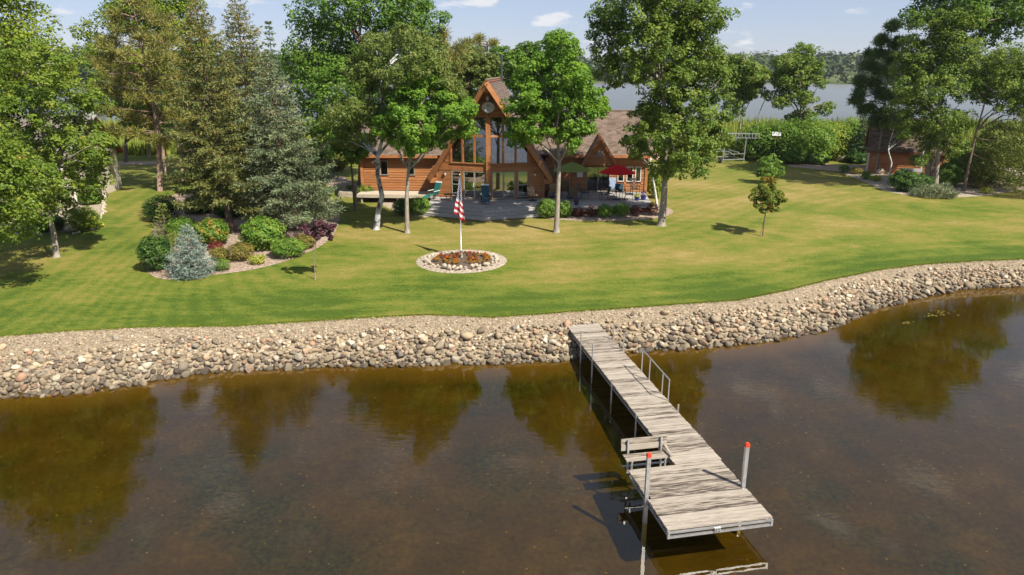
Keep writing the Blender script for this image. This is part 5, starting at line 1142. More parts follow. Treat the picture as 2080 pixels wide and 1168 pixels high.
MB().tube([(0, 0, 0), (0, 0, .45)], .065, 10).build('sleeve', 'grey_plastic', fp, True); MB().tube([(0, 0, .4), (0, 0, ph)], [.030, .020], 10).build('pole', 'aluminium', fp, True)
m = MB(); m.lathe([(.005, -.055), (.04, -.035), (.055, 0), (.04, .035), (.005, .055)], (0, 0, ph + .05), 10); m.build('finial', 'gold', fp, True)
def flag():
    nu, nv = 60, 26; V, UV = [], []
    for i in range(nu + 1):
        s = i / nu
        for j in range(nv + 1):
            t = j / nv
            # limp cloth gathered at the top, widening downwards; the stripes fall away from the pole
            q = t ** .9; lx, lz = -.30 * q - .02, -2.0 * t; rx, rz_ = .06 + .17 * q, -.22 - 2.3 * t
            x = lx + (rx - lx) * s + .05 * q * math.sin(s * 9 + t * 5); z = lz + (rz_ - lz) * s + .03 * math.sin(t * 20) * (1 - s)
            V.append((x, -.055 - .09 * q * math.sin(s * 10 + t * 3) - .03 * math.sin(s * 21 + t * 6) * q, ph - .08 + z)); UV.append((s * (.37 + .63 * float(sm((t - .45) / .2))), t))
    Q = [(i * (nv + 1) + j, (i + 1) * (nv + 1) + j, (i + 1) * (nv + 1) + j + 1, i * (nv + 1) + j + 1) for i in range(nu) for j in range(nv)]
    me = np_mesh('flag', V, Q, 'flag_print', smooth=True); uvl = me.uv_layers.new(name='UVMap'); li = np.zeros(len(me.loops), np.int32); me.loops.foreach_get('vertex_index', li)
    uvl.data.foreach_set('uv', np.array(UV, np.float32)[li].ravel())
    o = link('flag', me); o.location = (pole_x, pole_y, fz + .05); tag(o, 'striped flag with white stars on blue hanging limp from the flagpole', 'flag')
flag()
# loose boulders
def boulder(label, px, py, r, seed, group='boulders', mat='boulder'):
    me = stone_meshes(mat, 1, seed, 3)[0]; b = ground(px, py); o = link('boulder', me); o.location = (b[0], b[1], b[2] + r * .25); o.scale = (r, r, r * 1.0); tag(o, label, 'boulder', group)
boulder('pinkish boulder between the brown spruce trunk and largest shrub', 492, 486, .32, 51); boulder('boulder beside the blue-green spruce trunk', 612, 446, .35, 52)
boulder('round tan boulder among the birches by the shed', 1793, 354, .62, 53); boulder('pale boulder half buried beyond the garden path', 662, 332, .9, 54)
boulder('rough rock at the rear corner of the beige house', 216, 352, .75, 55); boulder('flat rock next to the rear corner rock of the beige house', 203, 358, .55, 56)
boulder('brown rock lying in the shade behind the rear drive', 1712, 328, .8, 57)
# edging stones of the left bed
rng = np.random.default_rng(17); pts = [ground(*p) for p in [(150, 476), (196, 464), (207, 440), (211, 410), (217, 380), (226, 350)]]; q = 0
for i in range(len(pts) - 1):
    d = np.linalg.norm(pts[i + 1] - pts[i]); k = int(d / .42)
    for j in range(k):
        p = pts[i] + (pts[i + 1] - pts[i]) * (j + rng.uniform(-.2, .2)) / k; r = rng.uniform(.13, .22); o = link('edging_stone', pale[q % 6], left_bed); q += 1
        o.location = (p[0] + rng.normal() * .06, p[1], p[2] + .05); o.scale = (r, r, r * .8); o.rotation_euler = (0, 0, rng.uniform(0, 6.28))

# ------------------------------------------------------------------ trees
SG = 'broadleaf trees on the shore lot'
px_tree('maple_tree', 'young maple with dense bright crown left of the tall A-frame windows', (827, 473), [(826, 400), (830, 345), (836, 290), (850, 220)],
    [(870, 200, 46), (815, 215, 38), (905, 245, 42), (850, 265, 46), (802, 275, 24), (928, 232, 30), (945, 265, 18), (835, 298, 22), (880, 282, 26), (782, 250, 24), (862, 165, 30), (952, 215, 15)],
    'leaf_maple', 'bark_grey', seed=3, n=30000, size=.17, r0=.15)
px_tree('maple_tree', 'maple with rounded crown and forked pale trunk in front of right roof slope', (1130, 472), [(1133, 400), (1136, 330), (1133, 285), (1125, 200), (1130, 120)],
    [(1120, 110, 34), (1150, 98, 26), (1090, 150, 38), (1160, 150, 42), (1062, 190, 30), (1110, 200, 44), (1180, 195, 40), (1205, 215, 26), (1055, 235, 30), (1090, 258, 34), (1140, 252, 38), (1185, 250, 30), (1050, 278, 20), (1160, 285, 22), (1130, 82, 18), (1040, 215, 16), (1222, 222, 14)],
    'leaf_maple', 'bark_grey', seed=4, n=36000, size=.17, r0=.17, extra_px=[([(1136, 330), (1146, 310), (1150, 270), (1165, 220)], .1, .04), ([(1130, 350), (1118, 300), (1105, 270)], .05, .02)])
px_tree('ash_tree', 'tallest ash with massive crown and thick pale trunk beside red umbrella', (1343, 458), [(1348, 410), (1352, 350), (1352, 270), (1345, 170), (1345, 60)],
    [(1240, 30, 38), (1300, 20, 52), (1370, 20, 56), (1430, 40, 48), (1245, 90, 42), (1320, 90, 52), (1400, 100, 56), (1452, 120, 34), (1236, 145, 30), (1300, 150, 36), (1440, 170, 42), (1380, 170, 42), (1350, 215, 40), (1420, 225, 38), (1322, 232, 28), (1380, 275, 44), (1435, 268, 34), (1300, 268, 20), (1352, 310, 32), (1395, 318, 30), (1288, 298, 14), (1415, 345, 18), (1345, 345, 20), (1440, 310, 26), (1465, 280, 20), (1360, -45, 52), (1430, -30, 42), (1290, -45, 40), (1472, 235, 16), (1380, 345, 16)],
    'leaf_ash', 'bark_grey', seed=5, n=62000, size=.19, r0=.26, limbs=22)
px_tree('birch_tree', 'old birch with crooked grey blotched trunk before the left wing', (764, 466), [(768, 432), (776, 398), (767, 355), (767, 318), (776, 285), (768, 255), (775, 150), (772, 95)],
    [(740, 150, 40), (800, 130, 42), (770, 200, 42), (712, 230, 36), (820, 190, 34), (682, 250, 26), (740, 256, 34), (850, 125, 38), (890, 140, 32), (830, 82, 34), (760, 95, 34), (902, 180, 24), (700, 285, 18), (930, 185, 16), (870, 95, 24)],
    'leaf_birch', 'bark_birch_old', seed=6, n=32000, size=.15, r0=.2, droop=.5)
px_tree('linden_tree', 'small leafy tree with slim trunk near left end of the house', (722, 428), [(717, 375), (713, 330), (716, 295), (718, 270)],
    [(720, 290, 26), (690, 290, 20), (745, 285, 18), (715, 318, 18), (700, 265, 20), (735, 305, 14)], 'leaf_dark_maple', 'bark_brown', seed=7, n=9000, size=.15, r0=.11, limbs=7)
px_tree('maple_tree', 'huge dark maple rising behind the left wing and birch', (735, 330), [(735, 300), (735, 200), (730, 80), (735, -40)],
    [(620, 30, 42), (680, 20, 50), (750, 10, 50), (820, 20, 50), (868, 40, 38), (620, 95, 42), (680, 90, 50), (640, 160, 46), (598, 205, 32), (680, 180, 50), (725, 130, 50), (640, 240, 42), (690, 250, 42), (850, 90, 38), (790, 60, 46), (700, -60, 52), (790, -70, 52), (622, 285, 32), (680, 292, 34), (600, 130, 32), (850, -10, 34), (750, 200, 45)],
    'leaf_dark_maple', 'bark_brown', Y=64, seed=8, n=44000, size=.25, r0=.35, limbs=18)
px_tree('boxelder_tree', 'yellow-green tree with orange-tipped leaves shading the beige house', (115, 522), [(108, 470), (101, 440), (97, 350), (85, 220), (70, 130)],
    [(42, 150, 48), (100, 145, 38), (20, 230, 48), (90, 220, 48), (148, 205, 32), (60, 300, 48), (130, 290, 40), (178, 300, 32), (30, 380, 46), (100, 362, 40), (160, 345, 30), (205, 322, 16), (150, 395, 24), (85, 425, 26), (20, 450, 34), (190, 372, 16), (-40, 200, 50), (-50, 300, 50), (-30, 400, 50), (68, 108, 28), (-60, 120, 50), (210, 290, 14)],
    'leaf_orange_tipped', 'bark_grey', seed=9, n=45000, size=.16, r0=.17, limbs=20)
px_tree('maple_tree', 'dense rounded tree filling upper left corner behind the orange-tipped tree', (-60, 330), [(-60, 280), (-60, 150), (-60, 20)],
    [(20, 48, 52), (62, 85, 42), (98, 115, 32), (-40, 30, 62), (0, 110, 52), (122, 138, 20), (-90, -40, 80), (-20, -40, 60), (-120, 60, 80), (80, 150, 36), (-60, 130, 60), (-60, -120, 85), (-130, -190, 90), (-170, -60, 95), (-20, -90, 50)],
    'leaf_yellowgreen', 'bark_brown', Y=45, seed=10, n=27000, size=.21, r0=.3)
px_tree('boxelder_tree', 'broad bright yellow-green tree behind the tall red pine', (390, 335), [(380, 280), (330, 180), (290, 60)],
    [(168, 62, 26), (200, 108, 36), (160, 112, 22), (262, 30, 46), (332, 40, 46), (380, 80, 38), (240, 140, 40), (300, 120, 42), (370, 150, 38), (202, 178, 30), (330, -25, 50), (250, -25, 42), (182, 210, 24), (402, 115, 32), (220, 40, 30), (350, 210, 34), (300, 200, 30)],
    'leaf_yellowgreen', 'bark_brown', Y=72, seed=11, n=30000, size=.25, r0=.3, limbs=18)
px_tree('linden_tree', 'bushy linden seen over the A-frame roof ridge', (1060, 300), [(1062, 220), (1065, 140), (1068, 100)],
    [(1070, 108, 26), (1042, 128, 24), (1016, 110, 18), (1100, 112, 24), (1070, 145, 30), (1030, 155, 22), (1095, 150, 26), (1012, 140, 16)], 'leaf_dark_maple', 'bark_brown', Y=82, seed=12, n=14000, size=.28, r0=.22)
px_tree('poplar_tree', 'sparse poplar with thin crown at the reeds behind the boat lift', (1502, 325), [(1500, 285), (1506, 235), (1515, 180), (1515, 130)],
    [(1500, 132, 18), (1528, 150, 20), (1494, 168, 18), (1548, 150, 14), (1518, 188, 16), (1488, 205, 14), (1540, 178, 12), (1478, 150, 14), (1500, 225, 10), (1560, 195, 8)], 'leaf_ash', 'bark_grey', Y=84, lscale=1.45, seed=13, n=13000, size=.26, r0=.12, clump=(.4, .3, .6), extra_px=[([(1530, 300), (1535, 250), (1548, 215), (1560, 190)], .09, .03)])
px_tree('poplar_tree', 'open-crowned poplar with gaps showing lake, above the bird feeder', (1616, 322), [(1620, 280), (1626, 230), (1626, 160), (1630, 110)],
    [(1632, 112, 17), (1602, 130, 18), (1655, 132, 16), (1585, 160, 15), (1625, 162, 20), (1668, 165, 12), (1602, 195, 15), (1640, 198, 15), (1676, 222, 11), (1582, 208, 11), (1625, 242, 15), (1650, 100, 10), (1690, 215, 7), (1652, 235, 9)], 'leaf_ash', 'bark_grey', Y=84, lscale=1.35, seed=14, n=15000, size=.25, r0=.14, clump=(.4, .3, .6))
px_tree('ash_tree', 'large dark ash with pale straight trunk in front of the shed', (1900, 384), [(1904, 330), (1912, 260), (1905, 150), (1900, 60)],
    [(1890, 62, 36), (1940, 50, 42), (1880, 120, 42), (1940, 115, 46), (1852, 105, 28), (1900, 180, 46), (1960, 180, 32), (1852, 170, 32), (1880, 240, 36), (1930, 250, 36), (1898, 298, 26), (1940, 300, 20), (1830, 215, 20), (1875, 330, 12), (1845, 270, 18), (1960, 250, 20)],
    'leaf_ash', 'bark_grey', seed=15, n=36000, size=.19, r0=.22, limbs=14)
px_tree('ash_tree', 'wide ash crown in the upper right corner over the shed roof', (1885, 352), [(1885, 300), (1920, 180), (1960, 60), (1975, -20)],
    [(1905, 18, 34), (1970, 15, 46), (2030, 30, 38), (2065, 0, 42), (2005, 62, 32), (1990, -50, 50), (2062, 68, 18), (1870, 35, 22), (1920, -40, 40), (2100, 20, 40), (1850, 30, 14), (2050, -60, 50)],
    'leaf_dark_maple', 'bark_grey', Y=64, seed=16, n=28000, size=.23, r0=.25)
px_tree('ash_tree', 'leaning slim trunk tree at right edge over the shrub bed', (1958, 388), [(1968, 335), (1984, 265), (2003, 200), (2015, 140)],
    [(2030, 160, 36), (2072, 170, 38), (2002, 140, 26), (2050, 120, 32), (2085, 212, 32), (2042, 208, 24), (1982, 170, 18), (2105, 140, 44), (2000, 190, 18), (2110, 220, 36)], 'leaf_ash', 'bark_brown', seed=17, n=18000, size=.19, r0=.13, limbs=12,
    extra_px=[([(1972, 310), (2000, 325), (2035, 345)], .03, .01), ([(1980, 280), (2010, 285), (2040, 282)], .03, .01)])
px_tree('birch_tree', 'thin white birch with bent trunk right of the round boulder', (1807, 358), [(1811, 330), (1804, 305), (1808, 285), (1815, 265), (1812, 225)], [(1820, 255, 14), (1838, 268, 12), (1808, 235, 12), (1850, 255, 12), (1798, 250, 8)], 'leaf_birch', 'bark_birch', seed=18, n=4000, size=.16, r0=.085, limbs=5, group='birches by the shed')
px_tree('birch_tree', 'white birch trunk standing left of the grey trunk by the shed', (1868, 360), [(1873, 320), (1877, 300), (1885, 270)], [(1880, 275, 14), (1868, 262, 14), (1890, 258, 14)], 'leaf_birch', 'bark_birch', seed=19, n=3000, size=.16, r0=.11, limbs=4, group='birches by the shed')
px_tree('birch_tree', 'slim white birch leaning outward next to the tall pale ash trunk', (1889, 367), [(1892, 345), (1902, 312), (1908, 285)], [(1905, 280, 15), (1918, 270, 14)], 'leaf_birch', 'bark_birch', seed=20, n=2500, size=.16, r0=.1, limbs=4, group='birches by the shed')
px_tree('birch_tree', 'slender pale leaning trunk between the house corner and thick ash', (1336, 425), [(1331, 390), (1322, 340), (1318, 300), (1322, 250)], [(1312, 262, 16), (1330, 245, 16), (1300, 285, 12), (1318, 225, 16), (1290, 318, 9), (1305, 300, 9)], 'leaf_ash', 'bark_birch', seed=21, n=5500, size=.18, r0=.1, limbs=6)
px_tree('young_maple_tree', 'young staked tree with red and orange leaves on open lawn', (1549, 480), [(1552, 455), (1556, 430), (1560, 400), (1562, 375)],
    [(1562, 378, 18), (1546, 396, 16), (1580, 393, 17), (1562, 410, 18), (1590, 405, 10), (1538, 412, 10), (1576, 424, 10), (1552, 425, 10)], 'leaf_autumn', 'bark_brown', seed=22, n=4200, size=.14, r0=.04, limbs=8, extra_px=[([(1544, 480), (1551, 450), (1556, 428)], .022, .02)], clump=(.4, .15, .4))
px_tree('young_tree', 'bushy bright green sapling on the lawn behind the red-leaved sapling', (1566, 372), [(1566, 350), (1566, 325)],
    [(1566, 325, 13), (1552, 338, 12), (1580, 340, 12), (1566, 350, 14), (1588, 352, 7), (1545, 352, 7)], 'leaf_shrub', 'bark_grey', seed=23, n=3600, size=.17, r0=.06, limbs=5, clump=(.4, .15, .5))
px_tree('smokebush_tree', 'purple-leaved sapling on thin stem at the front of the lawn', (640, 568), [(639, 540), (640, 510), (643, 490)],
    [(645, 468, 14), (628, 470, 11), (662, 468, 13), (650, 455, 11), (672, 478, 8), (640, 483, 8), (618, 462, 7), (675, 462, 6)], 'leaf_purple', 'bark_grey', seed=24, n=3200, size=.11, r0=.03, limbs=9, clump=(.4, .1, .3))

px_tree('boxelder_tree', 'tree at the left frame edge with low hanging yellow-green boughs', (-60, 600), [(-60, 500), (-70, 380), (-60, 240)],
    [(-20, 420, 50), (30, 400, 40), (60, 440, 26), (-60, 330, 70), (0, 330, 46), (-110, 420, 70), (-130, 300, 80), (-60, 220, 60), (20, 470, 26), (-60, 480, 50), (40, 350, 30)], 'leaf_orange_tipped', 'bark_grey', seed=25, n=20000, size=.15, r0=.16)
px_tree('maple_tree', 'dark shady tree filling the gap behind the pine trunks', (395, 335), [(392, 300), (395, 250), (400, 200)],
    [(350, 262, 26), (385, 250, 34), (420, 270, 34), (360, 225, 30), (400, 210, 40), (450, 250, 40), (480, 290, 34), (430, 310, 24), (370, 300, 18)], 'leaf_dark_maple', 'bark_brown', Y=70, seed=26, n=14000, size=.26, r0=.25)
px_tree('maple_tree', 'dark tree between the left pine and the reeds', (255, 318), [(255, 290), (258, 240), (262, 200)],
    [(245, 215, 28), (275, 200, 30), (290, 230, 28), (262, 245, 24), (235, 190, 24), (300, 255, 20), (225, 225, 12)], 'leaf_dark_maple', 'bark_brown', Y=80, seed=27, n=9000, size=.28, r0=.2)
px_tree('oak_tree', 'olive bushy tree behind the A-frame between pine and maple', (945, 300), [(945, 240), (945, 180), (945, 130)],
    [(930, 125, 26), (955, 120, 26), (975, 140, 24), (920, 160, 26), (950, 160, 26), (985, 170, 18), (935, 195, 22), (1000, 128, 20), (965, 195, 14)], 'leaf_birch', 'bark_brown', Y=76, seed=28, n=12000, size=.27, r0=.22)
CG = 'conifers'
def sp(name, label, px, py, top_py, w_px, leaf, **kw):
    b = ground(px, py) if 'Y' not in kw else under(px, kw.pop('Y')); t = at_y(px, top_py, b[1]); s = depth_scale((b + t) / 2)
    return spruce(name, label, b, t[2] - b[2], w_px / s, leaf, **kw)
sp('spruce_tree', 'tall spruce heavy with brown cones, bare lower trunk in the rock bed', 470, 472, -14, 112, 'needle_brown', clear=2.7, seed=31, cones=.75, n_br=7, lean=(-.55, 0), power=.66, r0=.2, needle=.18, droop=.4, whorl=.44, fill=1.35, per=10)
sp('spruce_tree', 'tall cone-laden spruce behind and right of the brown spruce', 530, 440, -25, 112, 'needle_brown', clear=1.5, seed=32, cones=.6, lean=(-.25, 0), power=.74, Y=52, needle=.19, r0=.2, whorl=.46, n_br=7, fill=1.1, per=9)
sp('spruce_tree', 'broad blue-green spruce standing over the largest round shrub', 603, 468, 98, 124, 'needle_blue', clear=1.7, seed=33, n_br=8, power=.8, lean=(-1.0, 0), r0=.17, needle=.17, droop=.3, whorl=.4, fill=1.25, per=10)
sp('blue_spruce', 'small silver-blue spruce at the front tip of the rock bed', 391, 560, 455, 54, 'needle_silver', clear=.08, seed=34, whorl=.17, n_br=12, needle=.10, power=.85, droop=.02, r0=.05, fill=2.2, per=9)
sp('spruce_sapling', 'little yellowish spruce in front of the clipped round shrub', 338, 478, 412, 28, 'needle_gold', clear=.15, seed=35, whorl=.24, needle=.13, power=.8, droop=.05, r0=.04)
sp('spruce_tree', 'dark shaded spruce at the reed edge left of the shed', 1752, 330, 205, 42, 'needle_dark', clear=.2, seed=36, Y=80, needle=.26, r0=.1, whorl=.4)
sp('spruce_tree', 'narrow dark conifer top poking up beside the huge maple', 575, 400, 40, 36, 'needle_green', clear=1, seed=37, Y=68, needle=.26, r0=.14, whorl=.6, fill=.7)

def tips_px(pts, Y, rng, spread=1.6):
    o = []
    for i, (px, py, r) in enumerate(pts):
        for s in (-1, 1):
            dy = s * rng.uniform(.1, spread); p0 = at_y(px, py, Y); p = at_y(px, py, Y + dy) if s < 0 else np.array([p0[0] + rng.normal() * .3, Y + dy, p0[2] + rng.normal() * .2])
            o.append((p[0], p[1], p[2], r / depth_scale(p)))
    return o
rg = np.random.default_rng(5)
b = ground(325, 388); Yp = b[1]
def tl(pts, Y): return [at_y(px, py, Y) for px, py in pts]
pine('red_pine', 'tall red pine with bare lower trunk and dead twigs on left lawn', b, [b] + tl([(323, 320), (318, 250), (300, 150), (282, 70), (266, -10)], Yp),
    tips_px([(265, 5, 26), (230, 30, 24), (300, 30, 26), (250, 60, 28), (290, 75, 26), (215, 85, 30), (330, 85, 28), (250, 110, 30), (200, 125, 24), (300, 125, 28), (345, 125, 26), (225, 150, 28), (270, 160, 28), (315, 165, 28), (360, 155, 24), (200, 180, 26), (240, 195, 28), (285, 200, 26), (340, 195, 26), (375, 190, 20), (215, 222, 22), (255, 235, 24), (300, 240, 22), (350, 235, 22), (235, 265, 16), (275, 272, 20), (310, 285, 16), (365, 280, 18), (265, -30, 20), (380, 250, 16)], Yp, rg, 2.4),
    seed=41, r0=.24, subs=11, per=46, dead=[(at_y(318, 250, Yp), at_y(370, 245, Yp - 1)), (at_y(318, 245, Yp), at_y(285, 255, Yp - 1)), (at_y(320, 265, Yp), at_y(385, 262, Yp - .5)), (at_y(316, 230, Yp), at_y(360, 215, Yp - 1.2))])
b = ground(334, 357)
pine('red_pine', 'second pine trunk just behind the tall red pine', b, [b] + tl([(331, 300), (322, 200), (305, 80)], b[1]),
    tips_px([(330, 110, 26), (290, 95, 26), (345, 60, 24), (300, 150, 26), (350, 170, 24), (270, 130, 24)], b[1], rg, 2), seed=42, r0=.2, subs=8, per=30)
b = under(372, 66)
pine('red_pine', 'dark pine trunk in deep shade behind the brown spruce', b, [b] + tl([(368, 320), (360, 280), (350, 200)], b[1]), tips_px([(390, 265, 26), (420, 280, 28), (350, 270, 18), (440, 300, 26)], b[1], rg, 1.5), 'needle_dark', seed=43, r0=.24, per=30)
b = under(980, 84)
pine('white_pine', 'shaggy pine with bare upper stems behind the A-frame ridge', b, [b] + tl([(985, 240), (990, 150), (990, 85)], b[1]),
    tips_px([(975, 100, 18), (950, 110, 20), (930, 130, 20), (960, 130, 20), (985, 130, 18), (945, 155, 20), (975, 160, 16), (925, 165, 18), (1000, 90, 8), (975, 80, 8), (950, 88, 10), (910, 110, 16), (1005, 170, 14), (955, 195, 16)], b[1], rg, 2), seed=44, r0=.2, tuft=.55, per=30)
b = under(905, 66)
pine('white_pine', 'pine top rising right of the huge maple', b, [b] + tl([(905, 240), (905, 140), (900, 60)], b[1]), tips_px([(900, 70, 18), (890, 95, 20), (920, 95, 20), (905, 120, 22), (930, 135, 18), (880, 130, 20)], b[1], rg, 1.5), seed=45, r0=.2, tuft=.5, per=30)
b = ground(1778, 352)
pine('white_pine', 'dark open pine with drooping side boughs left of the shed trees', b, [b] + tl([(1785, 310), (1796, 230), (1806, 130), (1812, 50)], b[1]),
    tips_px([(1812, 55, 12), (1795, 80, 13), (1825, 85, 14), (1785, 110, 15), (1815, 120, 16), (1770, 135, 14), (1800, 150, 18), (1770, 170, 15), (1745, 190, 12), (1790, 190, 18), (1740, 205, 11), (1820, 200, 18), (1765, 220, 15), (1800, 230, 18), (1835, 235, 16), (1745, 165, 9), (1780, 250, 12)], b[1], rg, 1.5), 'needle_green', 'bark_grey', seed=46, r0=.13, per=60, tuft=.46, subs=13)
b = under(302, 84)
pine('red_pine', 'small distant trunk at the edge of the reeds', b, [b] + tl([(302, 300), (303, 280), (305, 240)], b[1]), tips_px([(280, 262, 14), (305, 255, 14), (250, 258, 10)], b[1], rg, 1.5), 'needle_dark', seed=47, r0=.2, per=30)

# shrubs
BG = 'shrubs in the rock bed under the spruces'
def S(label, px, py, w_px, h_px, leaf, name='shrub', **kw):
    b = ground(px, py); s = depth_scale(b); kw.setdefault('group', BG); kw.setdefault('seed', int(px * 7 + py))
    w = w_px / s; kw.setdefault('n', int(min(7000, 1500 + 1500 * w * w))); return shrub(name, label, px, py, w, h_px / s, leaf, **kw)
S('clipped dark round shrub at the left rear of the rock bed', 333, 447, 74, 50, 'leaf_dark_shrub')
S('dark leafy shrub at the left front edge beside the silver spruce', 322, 548, 66, 72, 'leaf_dark_shrub', size=.12)
S('yellow-green mounded shrub behind the silver spruce', 372, 482, 62, 42, 'leaf_shrub', size=.08)
S('green shrub with reddish tips below the brown spruce trunk', 433, 496, 68, 52, 'leaf_redtip', size=.14)
S('largest round shrub with broad glossy leaves', 536, 505, 84, 64, 'leaf_shrub', size=.16)
S('low wide green shrub at the right front of the rock bed', 587, 520, 70, 36, 'leaf_shrub', size=.09)
S('small red barberry right of the silver spruce', 438, 508, 34, 16, 'leaf_barberry', size=.09, n=900)
S('olive spirea mound in the middle front of the rock bed', 491, 528, 54, 36, 'leaf_olive', size=.07)
S('small olive spirea touching the silver spruce', 447, 528, 40, 26, 'leaf_olive', size=.07)
S('little green spirea with pink flowers at the gravel edge', 453, 550, 32, 26, 'leaf_shrub', size=.07, n=1200)
S('tuft of pale grassy leaves at the front gravel edge', 523, 536, 36, 18, 'leaf_lime', size=.09, n=700)
S('spirea mound behind the low wide green shrub', 622, 504, 44, 30, 'leaf_olive', size=.08)
S('spreading orange-brown juniper beside the little yellow spruce', 350, 500, 50, 20, 'needle_gold', size=.1, needle=True, n=1800)
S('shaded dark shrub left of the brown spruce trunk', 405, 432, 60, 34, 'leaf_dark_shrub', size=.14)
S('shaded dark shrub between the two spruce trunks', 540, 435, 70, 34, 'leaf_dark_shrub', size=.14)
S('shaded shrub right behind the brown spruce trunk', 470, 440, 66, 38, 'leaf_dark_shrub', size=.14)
HG = 'shrubs around the deck'
S('dark evergreen shrub left of the deck steps', 820, 435, 44, 32, 'leaf_dark_shrub', size=.1, group=HG)
S('bright feathery shrub right against the left deck steps', 852, 436, 46, 36, 'leaf_shrub', size=.09, group=HG)
S('shrub with pale flowers at the right end of the steps', 1112, 442, 46, 38, 'leaf_shrub', size=.09, group=HG)
S('rounded green shrub right of the maple trunk by the steps', 1146, 442, 32, 34, 'leaf_shrub', size=.09, group=HG)
S('bright green ball shrub, nearer the steps of the two', 1229, 442, 34, 28, 'leaf_maple', size=.08, group=HG, n=2400)
S('bright green ball shrub, farther from the steps of the two', 1262, 440, 34, 28, 'leaf_maple', size=.08, group=HG, n=2400)
S('wine-red barberry nearest the steps along the deck', 1174, 440, 24, 20, 'leaf_wine', size=.07, group=HG, n=1400)
S('wine-red barberry left of the green ball shrubs', 1202, 440, 26, 23, 'leaf_wine', size=.07, group=HG, n=1400)
S('wine-red barberry right of the green ball shrubs', 1291, 438, 26, 22, 'leaf_wine', size=.07, group=HG, n=1400)
S('largest wine-red barberry at the deck corner', 1325, 438, 26, 28, 'leaf_wine', size=.07, group=HG, n=1500)
S('hydrangea with pale blooms below the left wing corner', 744, 404, 36, 30, 'leaf_redtip', size=.1, group=HG)
S('small bush in the stone planter by the garden path', 713, 390, 20, 15, 'leaf_shrub', size=.09, group=HG, n=900)
S('yellow-green bush behind the right house corner', 1330, 402, 40, 62, 'leaf_yellowgreen', size=.12, group=HG)
S('red-brown barberry hedge mass beyond the garden path', 680, 348, 44, 24, 'leaf_olive', size=.15, group=HG)
S('lime green bush at the far end of the garden path', 652, 346, 22, 18, 'leaf_lime', size=.14, group=HG, n=1200)
S('leafy lilac under the huge maple behind the path', 640, 330, 90, 40, 'leaf_dark_shrub', size=.2, group=HG)
RG = 'shrubs in the shed bed'
S('big dark yew in front of the shed bed', 1836, 388, 62, 42, 'leaf_dark_shrub', size=.13, group=RG)
S('dark yew half hidden by the ash trunk', 1868, 386, 46, 32, 'leaf_dark_shrub', size=.13, group=RG)
S('small green shrub at the near tip of the shed bed', 1714, 350, 22, 15, 'leaf_shrub', size=.12, group=RG, n=900)
S('olive low shrub second along the shed bed edge', 1738, 354, 24, 14, 'leaf_olive', size=.12, group=RG, n=900)
S('green low shrub third along the shed bed edge', 1758, 364, 26, 16, 'leaf_shrub', size=.12, group=RG, n=900)
S('low lime shrub before the round boulder', 1778, 368, 22, 12, 'leaf_lime', size=.11, group=RG, n=800)
S('rounded leafy shrub right of the leaning trunk', 2000, 370, 66, 32, 'leaf_shrub', size=.14, group=RG)
S('green shrub at the frame edge of the shed bed', 2050, 378, 32, 22, 'leaf_shrub', size=.13, group=RG, n=1300)
S('yellowish shrub at the far right frame edge', 2076, 378, 34, 18, 'leaf_olive', size=.12, group=RG, n=1200)
S('olive spirea under the leaning trunk tree', 1985, 382, 44, 16, 'leaf_olive', size=.1, group=RG, n=1200)
S('small lime plant on the gravel below the spirea', 2003, 393, 26, 12, 'leaf_lime', size=.1, group=RG, n=700)
S('tall leafy shrub left of the leaning trunk base', 1925, 378, 50, 46, 'leaf_dark_maple', size=.14, group=RG)
S('flat blue-green creeping juniper at the lawn edge', 1895, 398, 84, 11, 'needle_blue', name='creeping_juniper', size=.13, needle=True, n=5000, group=RG, flat=.5)
for i, (px, Y, w, h, lf, lab) in enumerate([(2030, 62, 6, 5.5, 'needle_gold', 'golden arching conifer behind the right shrub bed'), (2095, 58, 6, 6.5, 'needle_gold', 'golden conifer cut by the right frame edge'), (1965, 66, 4, 3.6, 'leaf_shrub', 'upright green bush behind the leaning trunk')]):
    shrub('conifer_bush' if 'conifer' in lab else 'shrub', lab, px, 0, w, h, lf, seed=700 + i, n=9000, size=.2, Y=Y, group=RG, needle='conifer' in lab, lob=9)
LG = 'plants by the beige house'
S('golden arching shrub at the lawn corner of the beige house bed', 172, 468, 66, 48, 'leaf_yellowgreen', size=.1, group=LG)
S('dark low shrub beside the orange-tipped tree trunk', 100, 470, 60, 34, 'leaf_dark_shrub', size=.12, group=LG)
S('lime hosta near the rear rocks of the beige house bed', 214, 385, 20, 14, 'leaf_lime', size=.16, group=LG, n=800)
S('pale hosta by the bed edging stones', 196, 462, 26, 12, 'leaf_lime', size=.15, group=LG, n=700)
S('green shrub below the white porch posts', 185, 415, 44, 26, 'leaf_shrub', size=.12, group=LG)
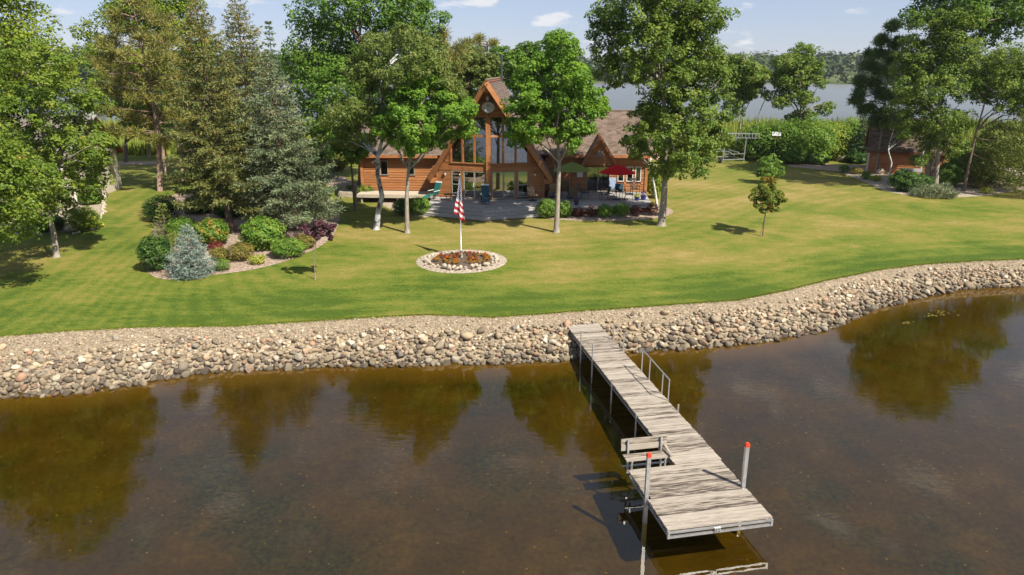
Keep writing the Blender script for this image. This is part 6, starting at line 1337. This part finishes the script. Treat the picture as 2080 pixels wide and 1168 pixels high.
# bushes along the rear edge of the lawn
rb = np.random.default_rng(8)
REARG = 'bushes at the rear edge of the lawn'
for i, (px, Y, w, h, lf, lab) in enumerate([(1540, 82, 5.0, 4.2, 'leaf_dark_maple', 'dark leafy bush behind the boat lift end'), (1590, 81, 5.0, 4.6, 'leaf_dark_maple', 'dark bush directly behind the bird feeder'), (1640, 80, 5.4, 4.9, 'leaf_shrub', 'tall mixed bush right of the bird feeder'), (1680, 82, 4.8, 4.2, 'leaf_yellowgreen', 'bright willow bush above the rear gravel drive'), (1720, 84, 4.8, 4.4, 'leaf_shrub', 'green willow bush left of the dark spruce'),
    (1660, 78, 2.4, 1.4, 'leaf_shrub', 'low bush at the start of the rear gravel drive'), (1610, 78.5, 2.6, 1.6, 'leaf_dark_maple', 'low dark bush below the bird feeder pole'), (1500, 83, 3.0, 2.2, 'leaf_yellowgreen', 'light bush beneath the sparse poplar'), (1740, 79, 2.4, 1.2, 'leaf_dark_shrub', 'low dark bush by the shed gable')]):
    shrub('bush', lab, px, 0, w, h, lf, seed=800 + i, n=5200 if w > 3 else 2600, size=.24, Y=Y, group=REARG, lob=8)

# reeds behind the lawn: nobody could count them
def reeds():
    rng = np.random.default_rng(77); n = 52000
    y = 86 + 62 * rng.uniform(0, 1, n) ** 1.3; x = rng.uniform(-.75, .85, n) * y
    z = z_ground(x, y); h = rng.uniform(1.5, 2.7, n) * (1 + .12 * np.sin(x * .3) + .1 * np.sin(y * .5)); w = .05 + .0011 * y
    a = rng.uniform(0, 6.28, n); dx, dy = np.cos(a) * w, np.sin(a) * w; lx, ly = rng.normal(size=n) * .22, rng.normal(size=n) * .22
    V = np.stack([np.stack([x - dx, y - dy, z], 1), np.stack([x + dx, y + dy, z], 1), np.stack([x + lx, y + ly, z + h], 1)], 1).reshape(-1, 3)
    tag(link('reeds', np_mesh('reeds', V, np.arange(3 * n).reshape(n, 3), 'reed', rng.uniform(0, 1, n))), 'tall green reeds growing in the marsh behind the lawn', 'reeds', kind='stuff')
reeds()
# woods on the far shore: one mass of crowns
def far_forest():
    rng = np.random.default_rng(12); PP, NN, TT, SS = [], [], [], []
    for k in range(1250):
        front = k < 1000
        th = rng.uniform(-.72, .72) if front else rng.uniform(.72, 2 * math.pi - .72)
        d0 = float(far_dist(np.array([th % (2 * math.pi)]))[0]); dd = 10 + 230 * rng.uniform() ** 1.5; r = d0 + dd
        zg = np.interp(dd, [8, 35, 110, 240], [.3, 1.5, 7, 12]); hgt = rng.uniform(13, 21) if front else rng.uniform(12, 20); wd = hgt * rng.uniform(.28, .42)
        n = 90 if front else 40
        d = unit(rng.normal(size=(n, 3)) + np.array([0, 0, .2])); rr = rng.uniform(.65, 1.05, (n, 1)) * (1 + .2 * np.sin(d[:, :1] * 5 + k) * np.cos(d[:, 1:2] * 4 + k))
        P = d * rr * np.array([wd, wd, hgt * .48]) + np.array([r * math.sin(th), r * math.cos(th), zg + hgt * .52])
        PP.append(P); NN.append(unit(d + np.array([0, 0, .4]) + rng.normal(size=(n, 3)) * .35)); bt = rng.uniform(); TT.append(np.clip(.65 * bt + .35 * rng.uniform(0, 1, n), 0, 1)); SS.append(np.full(n, 3.0 if front else 5.5))
    P, Nn, T, Sz = map(np.concatenate, (PP, NN, TT, SS))
    V, Q = leaf_quads(P, Nn, Sz[:, None], rng, .8)
    tag(link('far_forest', np_mesh('far_forest', V, Q, 'leaf_far', T)), 'hazy line of woods on the far side of the lake', 'woods', kind='stuff')
far_forest()

# ------------------------------------------------------------------ summer haze between the shores
def haze():
    t, N, Lk = new_mat('haze'); o = N('ShaderNodeOutputMaterial'); v = N('ShaderNodeVolumePrincipled'); v.inputs['Color'].default_value = (.86, .91, 1, 1); v.inputs['Density'].default_value = .00011; v.inputs['Anisotropy'].default_value = .2
    Lk(v.outputs[0], o.inputs['Volume'])
    q = MB(); q.bb(-4600, 4600, -4600, 4600, -5, 42); tag(q.build('haze', 'haze'), 'thin pale summer haze over the lake', 'haze', kind='stuff')
haze()
